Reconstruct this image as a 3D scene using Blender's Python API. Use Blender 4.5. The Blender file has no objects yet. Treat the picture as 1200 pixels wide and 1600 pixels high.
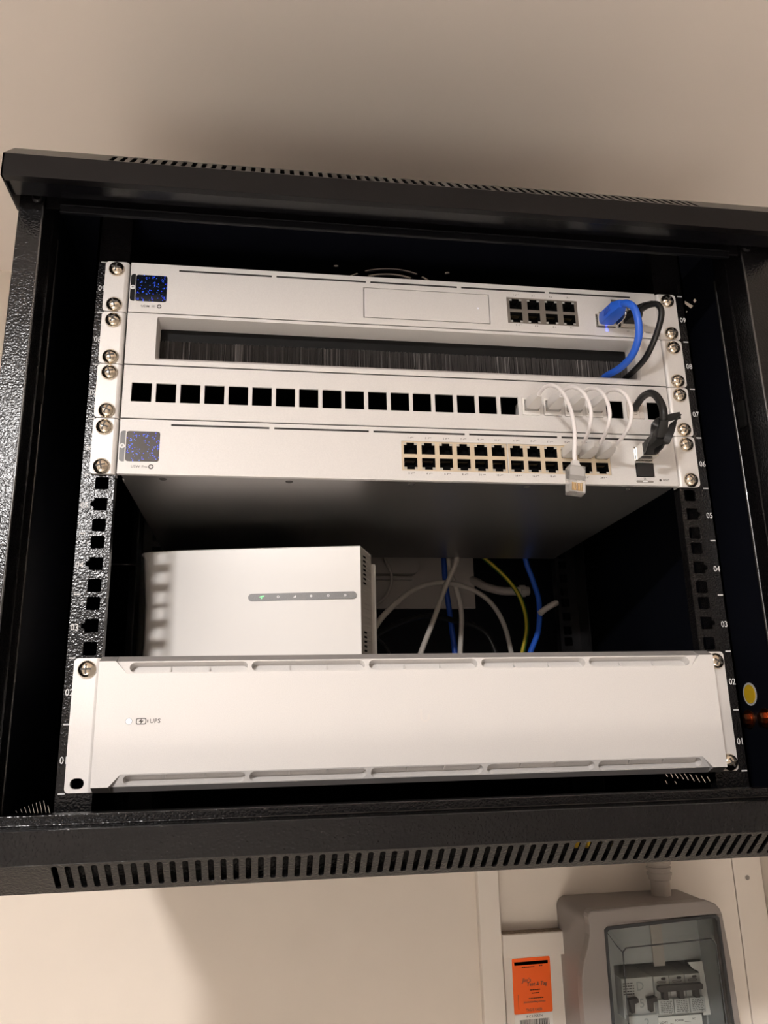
import bpy, bmesh, math, random
from mathutils import Vector, Matrix
from mathutils.geometry import tessellate_polygon
random.seed(7)
SC = bpy.context.scene
COL = SC.collection
S = 0.001                       # everything below is written in millimetres
U = 44.45                       # rack unit

# ------------------------------------------------------------------ camera
cd = bpy.data.cameras.new('camera'); cam = bpy.data.objects.new('camera', cd); COL.objects.link(cam)
R = [(0.989279, 0.016164, 0.145138), (-0.144234, 0.263764, 0.953743), (-0.022866, -0.964452, 0.263268)]
cam.matrix_world = Matrix(((R[0][0], -R[0][1], -R[0][2], -110.42*S), (R[1][0], -R[1][1], -R[1][2], -577.28*S),
                           (R[2][0], -R[2][1], -R[2][2], 38.13*S), (0, 0, 0, 1)))
cd.sensor_fit = 'VERTICAL'; cd.sensor_height = 36; cd.sensor_width = 27
cd.lens = 36*1228.8/1600; cd.clip_start = .01; cd.clip_end = 20
SC.camera = cam

# ------------------------------------------------------------------ light
w = bpy.data.worlds.new('world'); SC.world = w; w.use_nodes = True
w.node_tree.nodes['Background'].inputs[0].default_value = (1, .95, .9, 1)
w.node_tree.nodes['Background'].inputs[1].default_value = 0.02
def area(name, loc, rot, size, power, col, shape='DISK'):
    l = bpy.data.lights.new(name, 'AREA'); l.shape = shape; l.size = size*S; l.energy = power; l.color = col
    o = bpy.data.objects.new(name, l); COL.objects.link(o); o.location = Vector(loc)*S; o.rotation_euler = rot
    return o
area('ceiling_lamp', (-642, -1390, 638), (0, 0, 0), 160, 47, (1, .965, .95))
dl = bpy.data.lights.new('floor_bounce_spot', 'SPOT'); dl.energy = 4600; dl.color = (1, .965, .95); dl.spot_size = math.radians(22); dl.spot_blend = .5; dl.shadow_soft_size = .05  # spot added to brighten the floor, whose bounce fills the ceiling
do = bpy.data.objects.new('floor_bounce_spot', dl); COL.objects.link(do); do.location = Vector((-560, -1750, 640))*S; do.rotation_euler = (math.radians(-4), 0, 0)
SC.view_settings.view_transform = 'Standard'; SC.view_settings.look = 'None'
SC.view_settings.gamma = 1; SC.view_settings.use_curve_mapping = False
SC.view_settings.exposure = 0.0

# ------------------------------------------------------------------ materials
def srgb(r, g, b):
    f = lambda c: c/12.92 if c <= .04045 else ((c+.055)/1.055)**2.4
    return (f(r/255), f(g/255), f(b/255), 1)
def mat(name, col, rough=.5, metal=0., bump=None, spec=.5, grain=None, coat=0., emit=None, alpha=None, trans=None):
    m = bpy.data.materials.new(name); m.use_nodes = True; nt = m.node_tree; b = nt.nodes['Principled BSDF']
    col = tuple(col) if len(col) == 4 else tuple(col)+(1,)
    b.inputs['Base Color'].default_value = col; b.inputs['Roughness'].default_value = rough; b.inputs['Metallic'].default_value = metal
    b.inputs['Specular IOR Level'].default_value = spec; b.inputs['Coat Weight'].default_value = coat
    if trans: b.inputs['Transmission Weight'].default_value = trans
    if emit: b.inputs['Emission Color'].default_value = tuple(emit[0])+(1,); b.inputs['Emission Strength'].default_value = emit[1]
    tc = nt.nodes.new('ShaderNodeTexCoord')
    if bump:
        sc, st, dist = bump[:3]
        n = nt.nodes.new('ShaderNodeTexNoise'); n.inputs['Scale'].default_value = sc; n.inputs['Detail'].default_value = bump[3] if len(bump) > 3 else 2
        bp = nt.nodes.new('ShaderNodeBump'); bp.inputs['Strength'].default_value = st; bp.inputs['Distance'].default_value = dist
        nt.links.new(tc.outputs['Object'], n.inputs['Vector']); nt.links.new(n.outputs['Fac'], bp.inputs['Height']); nt.links.new(bp.outputs['Normal'], b.inputs['Normal'])
    if grain:
        sc, amt = grain
        n = nt.nodes.new('ShaderNodeTexNoise'); n.inputs['Scale'].default_value = sc; n.inputs['Detail'].default_value = 3
        r = nt.nodes.new('ShaderNodeMapRange'); r.inputs[1].default_value = .3; r.inputs[2].default_value = .7; r.inputs[3].default_value = 1-amt; r.inputs[4].default_value = 1+amt
        mx = nt.nodes.new('ShaderNodeMix'); mx.data_type = 'RGBA'; mx.blend_type = 'MULTIPLY'; mx.inputs[0].default_value = 1
        nt.links.new(tc.outputs['Object'], n.inputs['Vector']); nt.links.new(n.outputs['Fac'], r.inputs[0])
        mx.inputs[6].default_value = col; nt.links.new(r.outputs[0], mx.inputs[7]); nt.links.new(mx.outputs[2], b.inputs['Base Color'])
    return m
M = {}
M['wall'] = mat('wall_paint', (.76, .685, .60), .6, bump=(60, .08, .0006, 4), grain=(14, .02))
M['ceil'] = mat('ceiling_paint', (.85, .775, .71), .7)
M['farwall'] = mat('far_wall_low_bounce', (.38, .35, .32), .7)  # unseen walls darkened to cut their bounce light
M['floor'] = mat('floor_vinyl', (.80, .75, .69), .5)
M['trim'] = mat('trim_paint', (.80, .735, .66), .45, bump=(40, .06, .0006))
M['dust'] = mat('dusty_ledge', (.34, .27, .21), .9, grain=(250, .25))
M['powder'] = mat('black_powder_coat', (.005, .0046, .005), .20, bump=(620, .65, .00046, 1.0), spec=.40)
M['powder2'] = mat('black_smooth_coat', (.0045, .004, .0045), .30, bump=(760, .15, .0002, 1.0), spec=.24)
M['edge'] = mat('glint_bead_black', (.02, .019, .019), .26, bump=(900, .4, .0002, 1.0), spec=1.0, coat=.5)  # extra gloss for the added beads, to bring out highlights
M['gloss'] = mat('glossy_black_coat', (.004, .004, .005), .20, bump=(300, .12, .0003), spec=.32)
M['inner'] = mat('cabinet_interior_coat', (.0030, .0036, .0070), .55, spec=.18)
M['alu'] = mat('bead_blasted_aluminium', (.69, .668, .650), .52, .12, bump=(2600, .12, .00006), grain=(1500, .035))
M['alu2'] = mat('silver_ear_metal', (.75, .72, .695), .45, .2, bump=(2600, .12, .00006), grain=(1500, .03))
M['pan'] = mat('grey_device_pan', (.42, .405, .395), .33, .88)
M['vent'] = mat('dark_vent_slot', (.02, .018, .017), .7)
M['nickel'] = mat('nickel_screw', (.78, .69, .56), .17, 1.0)
M['steel'] = mat('bright_steel', (.78, .76, .72), .25, 1.0)
M['hole'] = mat('recess_shade_black', (.004, .004, .004), .8, spec=.1)  # near-black put in for shade inside openings, also their black backs
M['blkplas'] = mat('black_plastic', (.012, .012, .013), .38)
M['bristle'] = mat('brush_bristles', (.10, .092, .088), .42, spec=.5)
M['bristle2'] = mat('pale_brush_bristles', (.30, .28, .27), .4)
M['matt'] = mat('matt_black_plastic', (.006, .006, .006), .6, spec=.2)
M['strip'] = mat('dark_grey_strip', (.075, .068, .062), .35)
M['powder3'] = mat('black_inner_coat', (.005, .005, .006), .3, spec=.12)
M['greyjack'] = mat('grey_jack_shield', (.26, .235, .21), .4, .6)
M['goldjack'] = mat('pale_gold_jack_shield', (.66, .56, .42), .4, .45)
M['gold'] = mat('gold_contact', (.75, .50, .18), .3, 1.)
M['golddark'] = mat('shaded_contact', (.10, .075, .04), .4, .8)  # gold contacts darkened in colour for shade inside the ports
M['lens'] = mat('port_light_lens', (.42, .42, .40), .3)
M['print'] = mat('dark_grey_print', (.07, .065, .06), .6)
M['print2'] = mat('faded_grey_print', (.25, .23, .21), .6)
M['wprint'] = mat('white_print', (.62, .62, .62), .6)
M['white'] = mat('white_plastic', (.80, .77, .735), .42)
M['bootw'] = mat('frosted_white_boot', (.82, .79, .76), .4, trans=.25)
M['cordw'] = mat('white_cord', (.84, .80, .79), .45)
M['cordg'] = mat('grey_cord', (.50, .46, .41), .5)
M['blue'] = mat('blue_cord', (.020, .115, .62), .4)
M['blueD'] = mat('blue_inner_cord', (.016, .085, .48), .45)
M['blk'] = mat('black_cord', (.012, .0115, .011), .40, spec=.4)
M['green'] = mat('green_cord', (.05, .16, .03), .5)
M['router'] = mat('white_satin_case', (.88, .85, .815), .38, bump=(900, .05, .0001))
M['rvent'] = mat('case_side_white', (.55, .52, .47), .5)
M['greybar'] = mat('grey_light_bar', (.17, .165, .16), .35, grain=(2500, .25))
M['icon'] = mat('pale_icon', (.8, .8, .8), .5)
M['led_w'] = mat('white_led', (.9, .9, 1), .3, emit=((.85, .88, 1), .10))
M['led_b'] = mat('blue_led', (.1, .15, 1), .3, emit=((.06, .09, 1), 7))
M['led_y'] = mat('yellow_led', (1, .7, .05), .3, emit=((1, .60, .02), 1.1))
M['led_g'] = mat('green_led', (.2, .8, .3), .3, emit=((.15, .8, .25), .5))
M['yellow'] = mat('yellow_sticker', (.80, .50, .02), .4)
M['copper'] = mat('copper_bolt', (.60, .22, .10), .3, 1.)
M['dbgrey'] = mat('grey_enclosure', (.235, .208, .193), .42, bump=(500, .06, .0002))
M['dbin'] = mat('enclosure_inside_grey', (.42, .43, .42), .5)
M['mcb'] = mat('breaker_white', (.62, .62, .60), .45)
M['mcbgrey'] = mat('breaker_toggle_grey', (.07, .062, .06), .45)
M['orange'] = mat('orange_tag', (.95, .13, .006), .5)
M['paper'] = mat('white_label_paper', (.88, .85, .80), .6)
M['pcv'] = mat('grey_conduit', (.45, .405, .36), .45)
M['outlet'] = mat('outlet_white', (.60, .54, .49), .5)

def screen_mat(name, bg, thr, ring, ox, oz):
    m = bpy.data.materials.new(name); m.use_nodes = True; nt = m.node_tree; b = nt.nodes['Principled BSDF']
    b.inputs['Base Color'].default_value = bg; b.inputs['Roughness'].default_value = .12
    tc = nt.nodes.new('ShaderNodeTexCoord')
    mp = nt.nodes.new('ShaderNodeMapping'); mp.inputs['Scale'].default_value = (1, .001, 1)
    v = nt.nodes.new('ShaderNodeTexVoronoi'); v.inputs['Scale'].default_value = 1080
    nt.links.new(tc.outputs['Object'], mp.inputs[0]); nt.links.new(mp.outputs[0], v.inputs['Vector'])
    sep = nt.nodes.new('ShaderNodeSeparateColor'); nt.links.new(v.outputs['Color'], sep.inputs[0])
    def math_(op, a, bb=None):
        n = nt.nodes.new('ShaderNodeMath'); n.operation = op
        for i, x in enumerate((a, bb)):
            if x is None: continue
            if isinstance(x, (int, float)): n.inputs[i].default_value = x
            else: nt.links.new(x, n.inputs[i])
        return n.outputs[0]
    n2 = nt.nodes.new('ShaderNodeTexNoise'); n2.inputs['Scale'].default_value = 190; n2.inputs['Detail'].default_value = 1
    nt.links.new(mp.outputs[0], n2.inputs['Vector'])
    sx = nt.nodes.new('ShaderNodeSeparateXYZ'); nt.links.new(tc.outputs['Object'], sx.inputs[0])
    dx = math_('SUBTRACT', sx.outputs[0], ox); dz = math_('SUBTRACT', sx.outputs[2], oz)
    rr = math_('SQRT', math_('ADD', math_('MULTIPLY', dx, dx), math_('MULTIPLY', dz, dz)))
    rad = math_('ABSOLUTE', math_('SUBTRACT', rr, .0088))
    prob = math_('ADD', math_('SUBTRACT', n2.outputs[0], thr), math_('MULTIPLY', math_('MULTIPLY', rad, -70.0), ring))
    cell = math_('LESS_THAN', sep.outputs[0], prob)
    dot = math_('LESS_THAN', v.outputs['Distance'], math_('ADD', .20, math_('MULTIPLY', sep.outputs[1], .22)))
    on = math_('MULTIPLY', cell, dot)
    mx = nt.nodes.new('ShaderNodeMix'); mx.data_type = 'RGBA'; mx.inputs[6].default_value = (.02, .05, .95, 1); mx.inputs[7].default_value = (.07, .22, 1, 1)
    nt.links.new(sep.outputs[2], mx.inputs[0]); nt.links.new(mx.outputs[2], b.inputs['Emission Color'])
    nt.links.new(math_('MULTIPLY', on, 1.5), b.inputs['Emission Strength'])
    return m

def glass_mat(name, col, milk=0):
    m = bpy.data.materials.new(name); m.use_nodes = True; nt = m.node_tree
    nt.nodes.remove(nt.nodes['Principled BSDF']); out = nt.nodes['Material Output']
    t = nt.nodes.new('ShaderNodeBsdfTransparent'); t.inputs[0].default_value = col
    g = nt.nodes.new('ShaderNodeBsdfGlossy'); g.inputs['Roughness'].default_value = .06
    f = nt.nodes.new('ShaderNodeFresnel'); f.inputs[0].default_value = 1.5
    mx = nt.nodes.new('ShaderNodeMixShader')
    df = nt.nodes.new('ShaderNodeBsdfDiffuse'); df.inputs[0].default_value = (.85, .83, .80, 1); m2 = nt.nodes.new('ShaderNodeMixShader'); m2.inputs[0].default_value = milk
    nt.links.new(t.outputs[0], m2.inputs[1]); nt.links.new(df.outputs[0], m2.inputs[2])
    nt.links.new(f.outputs[0], mx.inputs[0]); nt.links.new(m2.outputs[0], mx.inputs[1]); nt.links.new(g.outputs[0], mx.inputs[2]); nt.links.new(mx.outputs[0], out.inputs[0])
    return m
M['smoke'] = glass_mat('smoky_clear_cover', (.82, .85, .845, 1))
M['clear'] = glass_mat('clear_connector', (.90, .89, .88, 1), .25)

# ------------------------------------------------------------------ mesh builder
class MB:
    def __init__(self): self.v = []; self.f = []; self.mi = []
    def add(self, vs, fs, mi=0):
        o = len(self.v); self.v += [tuple(p) for p in vs]; self.f += [tuple(i+o for i in q) for q in fs]; self.mi += [mi]*len(fs); return self
    def box(self, x0, x1, y0, y1, z0, z1, mi=0):
        vs = [(x, y, z) for x in (x0, x1) for y in (y0, y1) for z in (z0, z1)]
        return self.add(vs, [(0, 1, 3, 2), (4, 6, 7, 5), (0, 4, 5, 1), (2, 3, 7, 6), (0, 2, 6, 4), (1, 5, 7, 3)], mi)
    def plate(self, outer, holes, T, d, mi=0, wall=None, back=True):
        """flat sheet with holes: 2D loops, T maps (a,b,depth) to 3D, d = thickness"""
        wall = mi if wall is None else wall
        loops = [outer]+list(holes)
        flat = [p for l in loops for p in l]
        tris = tessellate_polygon([[Vector((p[0], p[1], 0)) for p in l] for l in loops])
        o = len(flat)
        vs = [T(p[0], p[1], 0) for p in flat]+[T(p[0], p[1], d) for p in flat]
        self.add(vs, [tuple(t) for t in tris]+([tuple(i+o for i in reversed(t)) for t in tris] if back else []), mi)
        base = len(self.v)-2*o; k = 0; ws = []
        for l in loops:
            n = len(l)
            for i in range(n): ws.append((base+k+i, base+k+(i+1) % n, base+o+k+(i+1) % n, base+o+k+i))
            k += n
        self.f += ws; self.mi += [wall]*len(ws); return self
    def prism(self, poly, T, d, mi=0): return self.plate(poly, [], T, d, mi)
    def tube(self, pts, r, n=10, mi=0, caps=True, samples=8):
        P = spline(pts, samples); rr = r if callable(r) else (lambda t: r)
        t0 = (P[1]-P[0]).normalized(); up = Vector((0, 0, 1)) if abs(t0.z) < .9 else Vector((1, 0, 0))
        a = t0.cross(up).normalized(); vs = []; prev = t0
        for i, p in enumerate(P):
            t = (P[min(i+1, len(P)-1)]-P[max(i-1, 0)]).normalized()
            a = (prev.rotation_difference(t) @ a); a = (a-t*a.dot(t)).normalized(); prev = t; b = t.cross(a)
            q = rr(i/(len(P)-1))
            for k in range(n):
                th = 2*math.pi*k/n; vs.append(p+a*(q*math.cos(th))+b*(q*math.sin(th)))
        fs = [(i*n+k, i*n+(k+1) % n, (i+1)*n+(k+1) % n, (i+1)*n+k) for i in range(len(P)-1) for k in range(n)]
        if caps: fs += [tuple(range(n-1, -1, -1)), tuple((len(P)-1)*n+k for k in range(n))]
        return self.add(vs, fs, mi)
    def ribbon(self, pts, wdt, th, wdir, mi=0, samples=8):
        P = spline(pts, samples); W = Vector(wdir).normalized(); vs = []
        for i, p in enumerate(P):
            t = (P[min(i+1, len(P)-1)]-P[max(i-1, 0)]).normalized(); n = t.cross(W).normalized(); ww = n.cross(t).normalized()
            for s, q in ((-1, -1), (1, -1), (1, 1), (-1, 1)): vs.append(p+ww*(s*wdt/2)+n*(q*th/2))
        fs = [(i*4+k, i*4+(k+1) % 4, (i+1)*4+(k+1) % 4, (i+1)*4+k) for i in range(len(P)-1) for k in range(4)]
        m = (len(P)-1)*4; return self.add(vs, fs+[(3, 2, 1, 0), (m, m+1, m+2, m+3)], mi)
    def lathe(self, prof, T, n=20, mi=0):
        """profile (radius, height) spun about the local axis; T(x,y,h)"""
        vs = []; 
        for r, h in prof:
            for k in range(n): th = 2*math.pi*k/n; vs.append(T(r*math.cos(th), r*math.sin(th), h))
        fs = [(i*n+k, i*n+(k+1) % n, (i+1)*n+(k+1) % n, (i+1)*n+k) for i in range(len(prof)-1) for k in range(n)]
        fs += [tuple(range(n-1, -1, -1)), tuple((len(prof)-1)*n+k for k in range(n))]
        return self.add(vs, fs, mi)
    def text(self, body, size, x, y, z, align='CENTER', mi=0, sx=1.0, T=None, bold=.012):
        c = bpy.data.curves.new('t', 'FONT'); c.body = body; c.align_x = align; c.align_y = 'CENTER'; c.size = size; c.resolution_u = 2; c.offset = bold*size
        o = bpy.data.objects.new('t', c); me = o.to_mesh()
        T = T or (lambda a, b: (x+a, y, z+b))
        self.add([T(v.co.x*sx, v.co.y) for v in me.vertices], [tuple(p.vertices) for p in me.polygons], mi)
        o.to_mesh_clear(); bpy.data.objects.remove(o); bpy.data.curves.remove(c); return self
    def build(self, name, mats, parent=None, smooth=35, bevel=None, weld=False, origin=None):
        me = bpy.data.meshes.new(name); og = Vector(origin) if origin else (Vector(parent['_o']) if parent and '_o' in parent else Vector((0, 0, 0)))
        me.from_pydata([tuple((Vector(p)-og)*S) for p in self.v], [], self.f)
        mats = mats if isinstance(mats, (list, tuple)) else [mats]
        for m in mats: me.materials.append(m)
        me.polygons.foreach_set('material_index', self.mi)
        bm = bmesh.new(); bm.from_mesh(me)
        if weld: bmesh.ops.remove_doubles(bm, verts=bm.verts, dist=1e-6)
        bmesh.ops.recalc_face_normals(bm, faces=bm.faces); bm.to_mesh(me); bm.free()
        if smooth:
            me.polygons.foreach_set('use_smooth', [True]*len(me.polygons)); me.set_sharp_from_angle(angle=math.radians(smooth))
        o = bpy.data.objects.new(name, me); COL.objects.link(o)
        if parent: o.parent = parent; o.location = (og-pworld(parent))*S
        else: o.location = og*S
        if bevel:
            b = o.modifiers.new('bevel', 'BEVEL'); b.width = bevel*S; b.segments = 2; b.limit_method = 'ANGLE'; b.angle_limit = math.radians(40)
        return o
def pworld(o):
    p = Vector(o.location)/S
    if o.parent: p += pworld(o.parent)
    return p
def spline(pts, n):
    P = [Vector(p) for p in pts]
    if n <= 1 or len(P) < 3: return P
    P = [P[0]*2-P[1]]+P+[P[-1]*2-P[-2]]; out = []
    for i in range(1, len(P)-2):
        a, b, c, d = P[i-1:i+3]
        for k in range(n):
            t = k/n; out.append(.5*((2*b)+(c-a)*t+(2*a-5*b+4*c-d)*t*t+(3*b-a-3*c+d)*t**3))
    out.append(P[-2]); return out
def thing(name, label, cat, loc, group=None):
    o = bpy.data.objects.new(name, None); COL.objects.link(o); o.location = Vector(loc)*S; o.empty_display_size = .01
    o['label'] = label; o['category'] = cat; o['_o'] = tuple(loc)
    if group: o['group'] = group
    return o
def tag(o, label=None, cat=None, group=None, kind=None):
    for k, v in (('label', label), ('category', cat), ('group', group), ('kind', kind)):
        if v: o[k] = v
    return o
def share(src, name, parent, shift):
    """a copy that shares its mesh, moved by shift millimetres"""
    c = src.copy(); COL.objects.link(c); c.name = name; c.parent = parent; c.location = src.location+Vector(shift)*S
    return c
XZ = lambda y: (lambda a, b, d: (a, y+d, b))                 # sheet facing the viewer
def rrect(x0, x1, z0, z1, r, n=5):
    out = []
    for cx, cz, a0 in ((x1-r, z1-r, 0), (x0+r, z1-r, 90), (x0+r, z0+r, 180), (x1-r, z0+r, 270)):
        for k in range(n+1): a = math.radians(a0+90*k/n); out.append((cx+r*math.cos(a), cz+r*math.sin(a)))
    return out
def rect(x0, x1, z0, z1): return [(x0, z0), (x1, z0), (x1, z1), (x0, z1)]

# ================================================================== room
def struct(name, mb, m, **k): o = mb.build(name, m, **k); o['kind'] = 'structure'; return o
WY = 450
struct('wall_back', MB().box(-1500, 1400, WY, WY+100, -1450, 760), M['wall'], smooth=0)
struct('wall_left', MB().box(-1600, -1500, -2700, WY+100, -1450, 760), M['farwall'], smooth=0)
struct('wall_right', MB().box(1400, 1500, -2700, WY+100, -1450, 760), M['farwall'], smooth=0)
struct('wall_front', MB().box(-1500, 1400, -2800, -2700, -1450, 760), M['farwall'], smooth=0)
struct('ceiling', MB().box(-1500, 1400, -2700, WY, 660, 760), M['ceil'], smooth=0)
struct('floor', MB().box(-1500, 1400, -2700, WY, -1550, -1450), M['floor'], smooth=0)
tr = struct('trim_1', MB().box(148.5, 175, WY-12, WY, -1450, 600), M['trim'], bevel=1.2)
t2 = struct('trim_2', MB().box(175, 272, WY-16, WY, -231, -206), M['trim'], bevel=.8)
lg = MB().box(175.3, 271.5, WY-15.5, WY-.2, -206, -205.2).build('ledge_dust', M['dust'], t2); tag(lg, 'brown dusty top of the ledge')
struct('trim_3', MB().box(177.5, 266, WY-4, WY, -1450, -231), M['trim'], bevel=.8)
struct('trim_4', MB().box(489, 528, WY-5, WY, -1450, 600), M['trim'], bevel=.6)
t5 = struct('trim_5', MB().box(385, 488.3, WY-4, WY, -1450, 600), M['trim'], bevel=.6)
struct('trim_6', MB().box(529, 640, WY-30, WY, -1450, 600), M['wall'], bevel=.8)
s = MB().lathe([(0.01, 0), (3, 0), (3, 1), (1.5, 1.5), (.01, 1.5)], lambda a, b, h: (507+a, WY-5.2-h+1, -160+b), 14); 
tag(s.build('wall_screw', M['print2'], origin=(507, WY-5, -160)), 'small screw head sunk in the pale board right of the fuse box', 'screw')

# ================================================================== cabinet
cab = thing('rack_cabinet', 'black wall mounted open rack cabinet with slotted top and bottom edges', 'cabinet', (0, 200, -51))
W0, WI = 298.5, 282.0
RS = [[[193.4,-13.4],[191.3,-13.3],[188.1,-15.7],[190.2,-15.9]],[[182.9,-12.4],[180.8,-12.3],[177.5,-16.0],[179.5,-16.1]],[[174.4,-12.0],[172.4,-11.9],[167.2,-16.2],[169.1,-16.3]],[[165.2,-11.6],[163.3,-11.5],[157.2,-16.4],[159.2,-16.5]],[[156.3,-11.1],[154.4,-11.0],[148.2,-16.6],[150.1,-16.7]],[[146.1,-11.2],[144.2,-11.1],[138.0,-16.9],[139.9,-17.0]],[[136.2,-11.4],[134.4,-11.3],[128.4,-17.1],[130.2,-17.2]],[[126.6,-11.4],[124.8,-11.3],[118.9,-16.9],[120.6,-17.0]],[[116.5,-11.6],[114.7,-11.5],[109.8,-16.2],[111.5,-16.3]],[[106.6,-11.8],[104.9,-11.7],[101.0,-15.3],[102.7,-15.4]],[[97.1,-12.0],[95.4,-11.9],[92.1,-14.7],[93.7,-14.8]],[[195.8,-19.5],[193.7,-19.4],[190.4,-22.6],[192.5,-22.7]],[[176.9,-19.2],[174.9,-19.1],[171.6,-21.2],[173.7,-21.4]]]
LS = [[[39.3,-12.6],[40.9,-12.8],[43.9,-14.5],[42.4,-14.3]],[[50.7,-12.6],[52.2,-12.7],[56.6,-15.7],[55.0,-15.5]],[[60.2,-12.4],[61.9,-12.5],[68.1,-16.7],[66.4,-16.6]],[[70.4,-12.2],[72.1,-12.3],[78.9,-17.8],[77.2,-17.6]],[[80.0,-11.9],[81.8,-12.0],[89.2,-18.7],[87.4,-18.6]],[[90.0,-11.6],[91.8,-11.7],[99.8,-19.8],[98.0,-19.6]],[[100.4,-11.7],[102.3,-11.8],[111.5,-20.9],[109.6,-20.7]],[[111.2,-11.8],[113.1,-11.9],[123.9,-22.0],[121.9,-21.8]],[[125.6,-16.7],[127.6,-16.9],[135.7,-23.2],[133.6,-23.0]]]
TSL = [[[52.3,427.1],[48.0,425.9],[35.8,413.7],[40.5,413.5]],[[53.3,419.2],[46.1,413.7],[50.5,413.3]],[[35.1,418.7],[32.2,419.3],[29.3,415.4],[33.2,415.1]]]
MB().plate(rect(-12, WY-16, -50, 450), LS, lambda a, b, d: (-WI-d, a, b), .3).build('side_panel', M['inner'], cab, smooth=0)
MB().plate(rect(-12, WY-16, -50, 450), RS+TSL, lambda a, b, d: (WI+d, a, b), .3).build('side_panel', M['inner'], cab, smooth=0)
def arc_slot(cx, cy, r0, r1, a0, a1, n=10):
    A = [math.radians(a0+(a1-a0)*k/n) for k in range(n+1)]
    return [(cx+r1*math.cos(a), cy+r1*math.sin(a)) for a in A]+[(cx+r0*math.cos(a), cy+r0*math.sin(a)) for a in reversed(A)]
hs = []
for r0, r1 in ((51.5, 55), (42, 46.5), (32, 36.5), (22, 26.5)):
    for q in range(4): hs.append(arc_slot(0, 114.5, r0, r1, q*90+45-26, q*90+45+26) if r0 > 100 else arc_slot(0, 114.5, r0, r1, q*90-28, q*90+28))
for q in range(4): hs.append(arc_slot(0, 114.5, 51, 54.5, q*90+34, q*90+54))
for sx in (-1, 1):
    for sy in (-1, 1): hs.append([(sx*52.5+2.6*math.cos(k*math.pi/4), 114.5+sy*52.5+2.6*math.sin(k*math.pi/4)) for k in range(8)])
MB().plate(rect(-WI, WI, -40, WY-16), hs, lambda a, b, d: (a, b, 449+d), 1.5).build('roof_panel', M['inner'], cab, smooth=0)
MB().box(-WI, WI, -40, WY-16, -50.5, -49).build('floor_panel', M['inner'], cab, smooth=0)
MB().box(-WI, WI, WY-18, WY-16.5, -50, 450).build('back_panel', M['inner'], cab, smooth=0)
# front posts: face strip, inner return, small back flange
for sx in (-1, 1):
    L = [(277, -50), (294.5, -50), (294.5, -12), (293, -12), (293, -48.5), (278.5, -48.5), (278.5, -11), (284, -11), (284, -9.5), (277, -9.5), (277, -26), (276, -27), (277, -28)]
    L = [(306 if (a == 294.5 and sx > 0) else 304.5 if (a == 293 and sx > 0) else a, b) for a, b in L]
    p = MB().prism([(sx*a, b) for a, b in L], lambda a, b, d: (a, b, -49+d), 498).build('front_post', M['powder'] if sx < 0 else M['powder'], cab, smooth=0, bevel=.6)
    MB().box(sx*274.5, sx*276.9, -24, -17, 270, 292).build('latch_slot', M['hole'], p, smooth=0)
    for bx, by, br in ((278.0, -8, 1.5), (277.6, -49.6, .9)):
        MB().tube([(sx*bx, by, -13), (sx*bx, by, 412)], br, 14, samples=1).build('glint_bead', M['edge'], p, smooth=60)  # beads added along the post edges to catch lamp glints
    for zz in (418.5, -18.5):
        sm = MB().lathe([(.01, 0), (4, 0), (4, 1.2), (2.6, 2.2), (2.2, 1.0), (.01, 1.0)], lambda a, b, h: (sx*282+a, -50-h, zz+b), 16).build('post_screw', M['powder2'], p)
# top and bottom front bars, mirror images about z = 200
WR = 307.0
def bar(name, up):
    Z = (lambda d: 200+d) if up else (lambda d: 200-d)
    mb = MB()
    mb.prism([(-80, Z(214)), (-80, Z(232)), (-78.4, Z(232)), (-78.4, Z(215.4)), (-74, Z(215.4)), (-74, Z(214))], lambda a, b, d: (-W0+d, a, b), W0+WR)
    # sloped sheet with slots
    cy, cz = (20., 20.6) if up else (22., 18.4)
    cl = math.hypot(cy, cz); ey, ez = cy/cl, cz/cl; ye, ze = -80+cy, 232+cz
    sl = [rrect(x-1.65, x+1.65, 2.2, 24.2, 1.6, 4) for x in [-226.3+7.172*k for k in range(64)]]
    T = lambda a, b, d: (a, -80+ey*b+ez*d, Z(232+ez*b-ey*d))
    mb.plate(rect(-W0, WR, 0, cl), sl, T, 1.4)
    mb.box(-W0, WR, ye, -40, min(Z(ze-1.4), Z(ze)), max(Z(ze-1.4), Z(ze)))
    for sx in (-1, 1):
        mb.prism([(-80, Z(214)), (-80, Z(232)), (ye, Z(ze)), (-40, Z(ze)), (-40, Z(214)), (-50, Z(214))], lambda a, b, d: ((-W0+d if sx < 0 else WR-1.4+d), a, b), 1.3)
    mb.box(-277, 277, -46, -44.5, min(Z(214 if up else 209), Z(250)), max(Z(214 if up else 209), Z(250)))
    o = mb.build(name, M['powder2'] if up else M['powder'], cab, smooth=0, bevel=.5)
    mb = MB()
    if up: MB().box(-W0+1.5, WR-1.5, -73, -55, 417, 418).build('lip_return', M['gloss'], o, smooth=0)
    zb_ = 215.2 if up else 220
    mb.box(-266, 266, -50, -47 if up else -36, min(Z(208.5), Z(zb_)), max(Z(208.5), Z(zb_)))
    mb.box(-266, 266, -51.2, -50, min(Z(213.5), Z(214.8)), max(Z(213.5), Z(214.8)))
    if up: mb.box(-W0+1.5, WR-1.5, -74, -40, 430, 431)
    else: mb.box(-W0+1.5, WR-1.5, -74, -50, -17, -15.5)
    mb.build('inner_rail', M['powder3'] if up else M['powder'], o, smooth=0, bevel=.5)
    return o
bar('top_front_bar', True); bar('bottom_front_bar', False)
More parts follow.
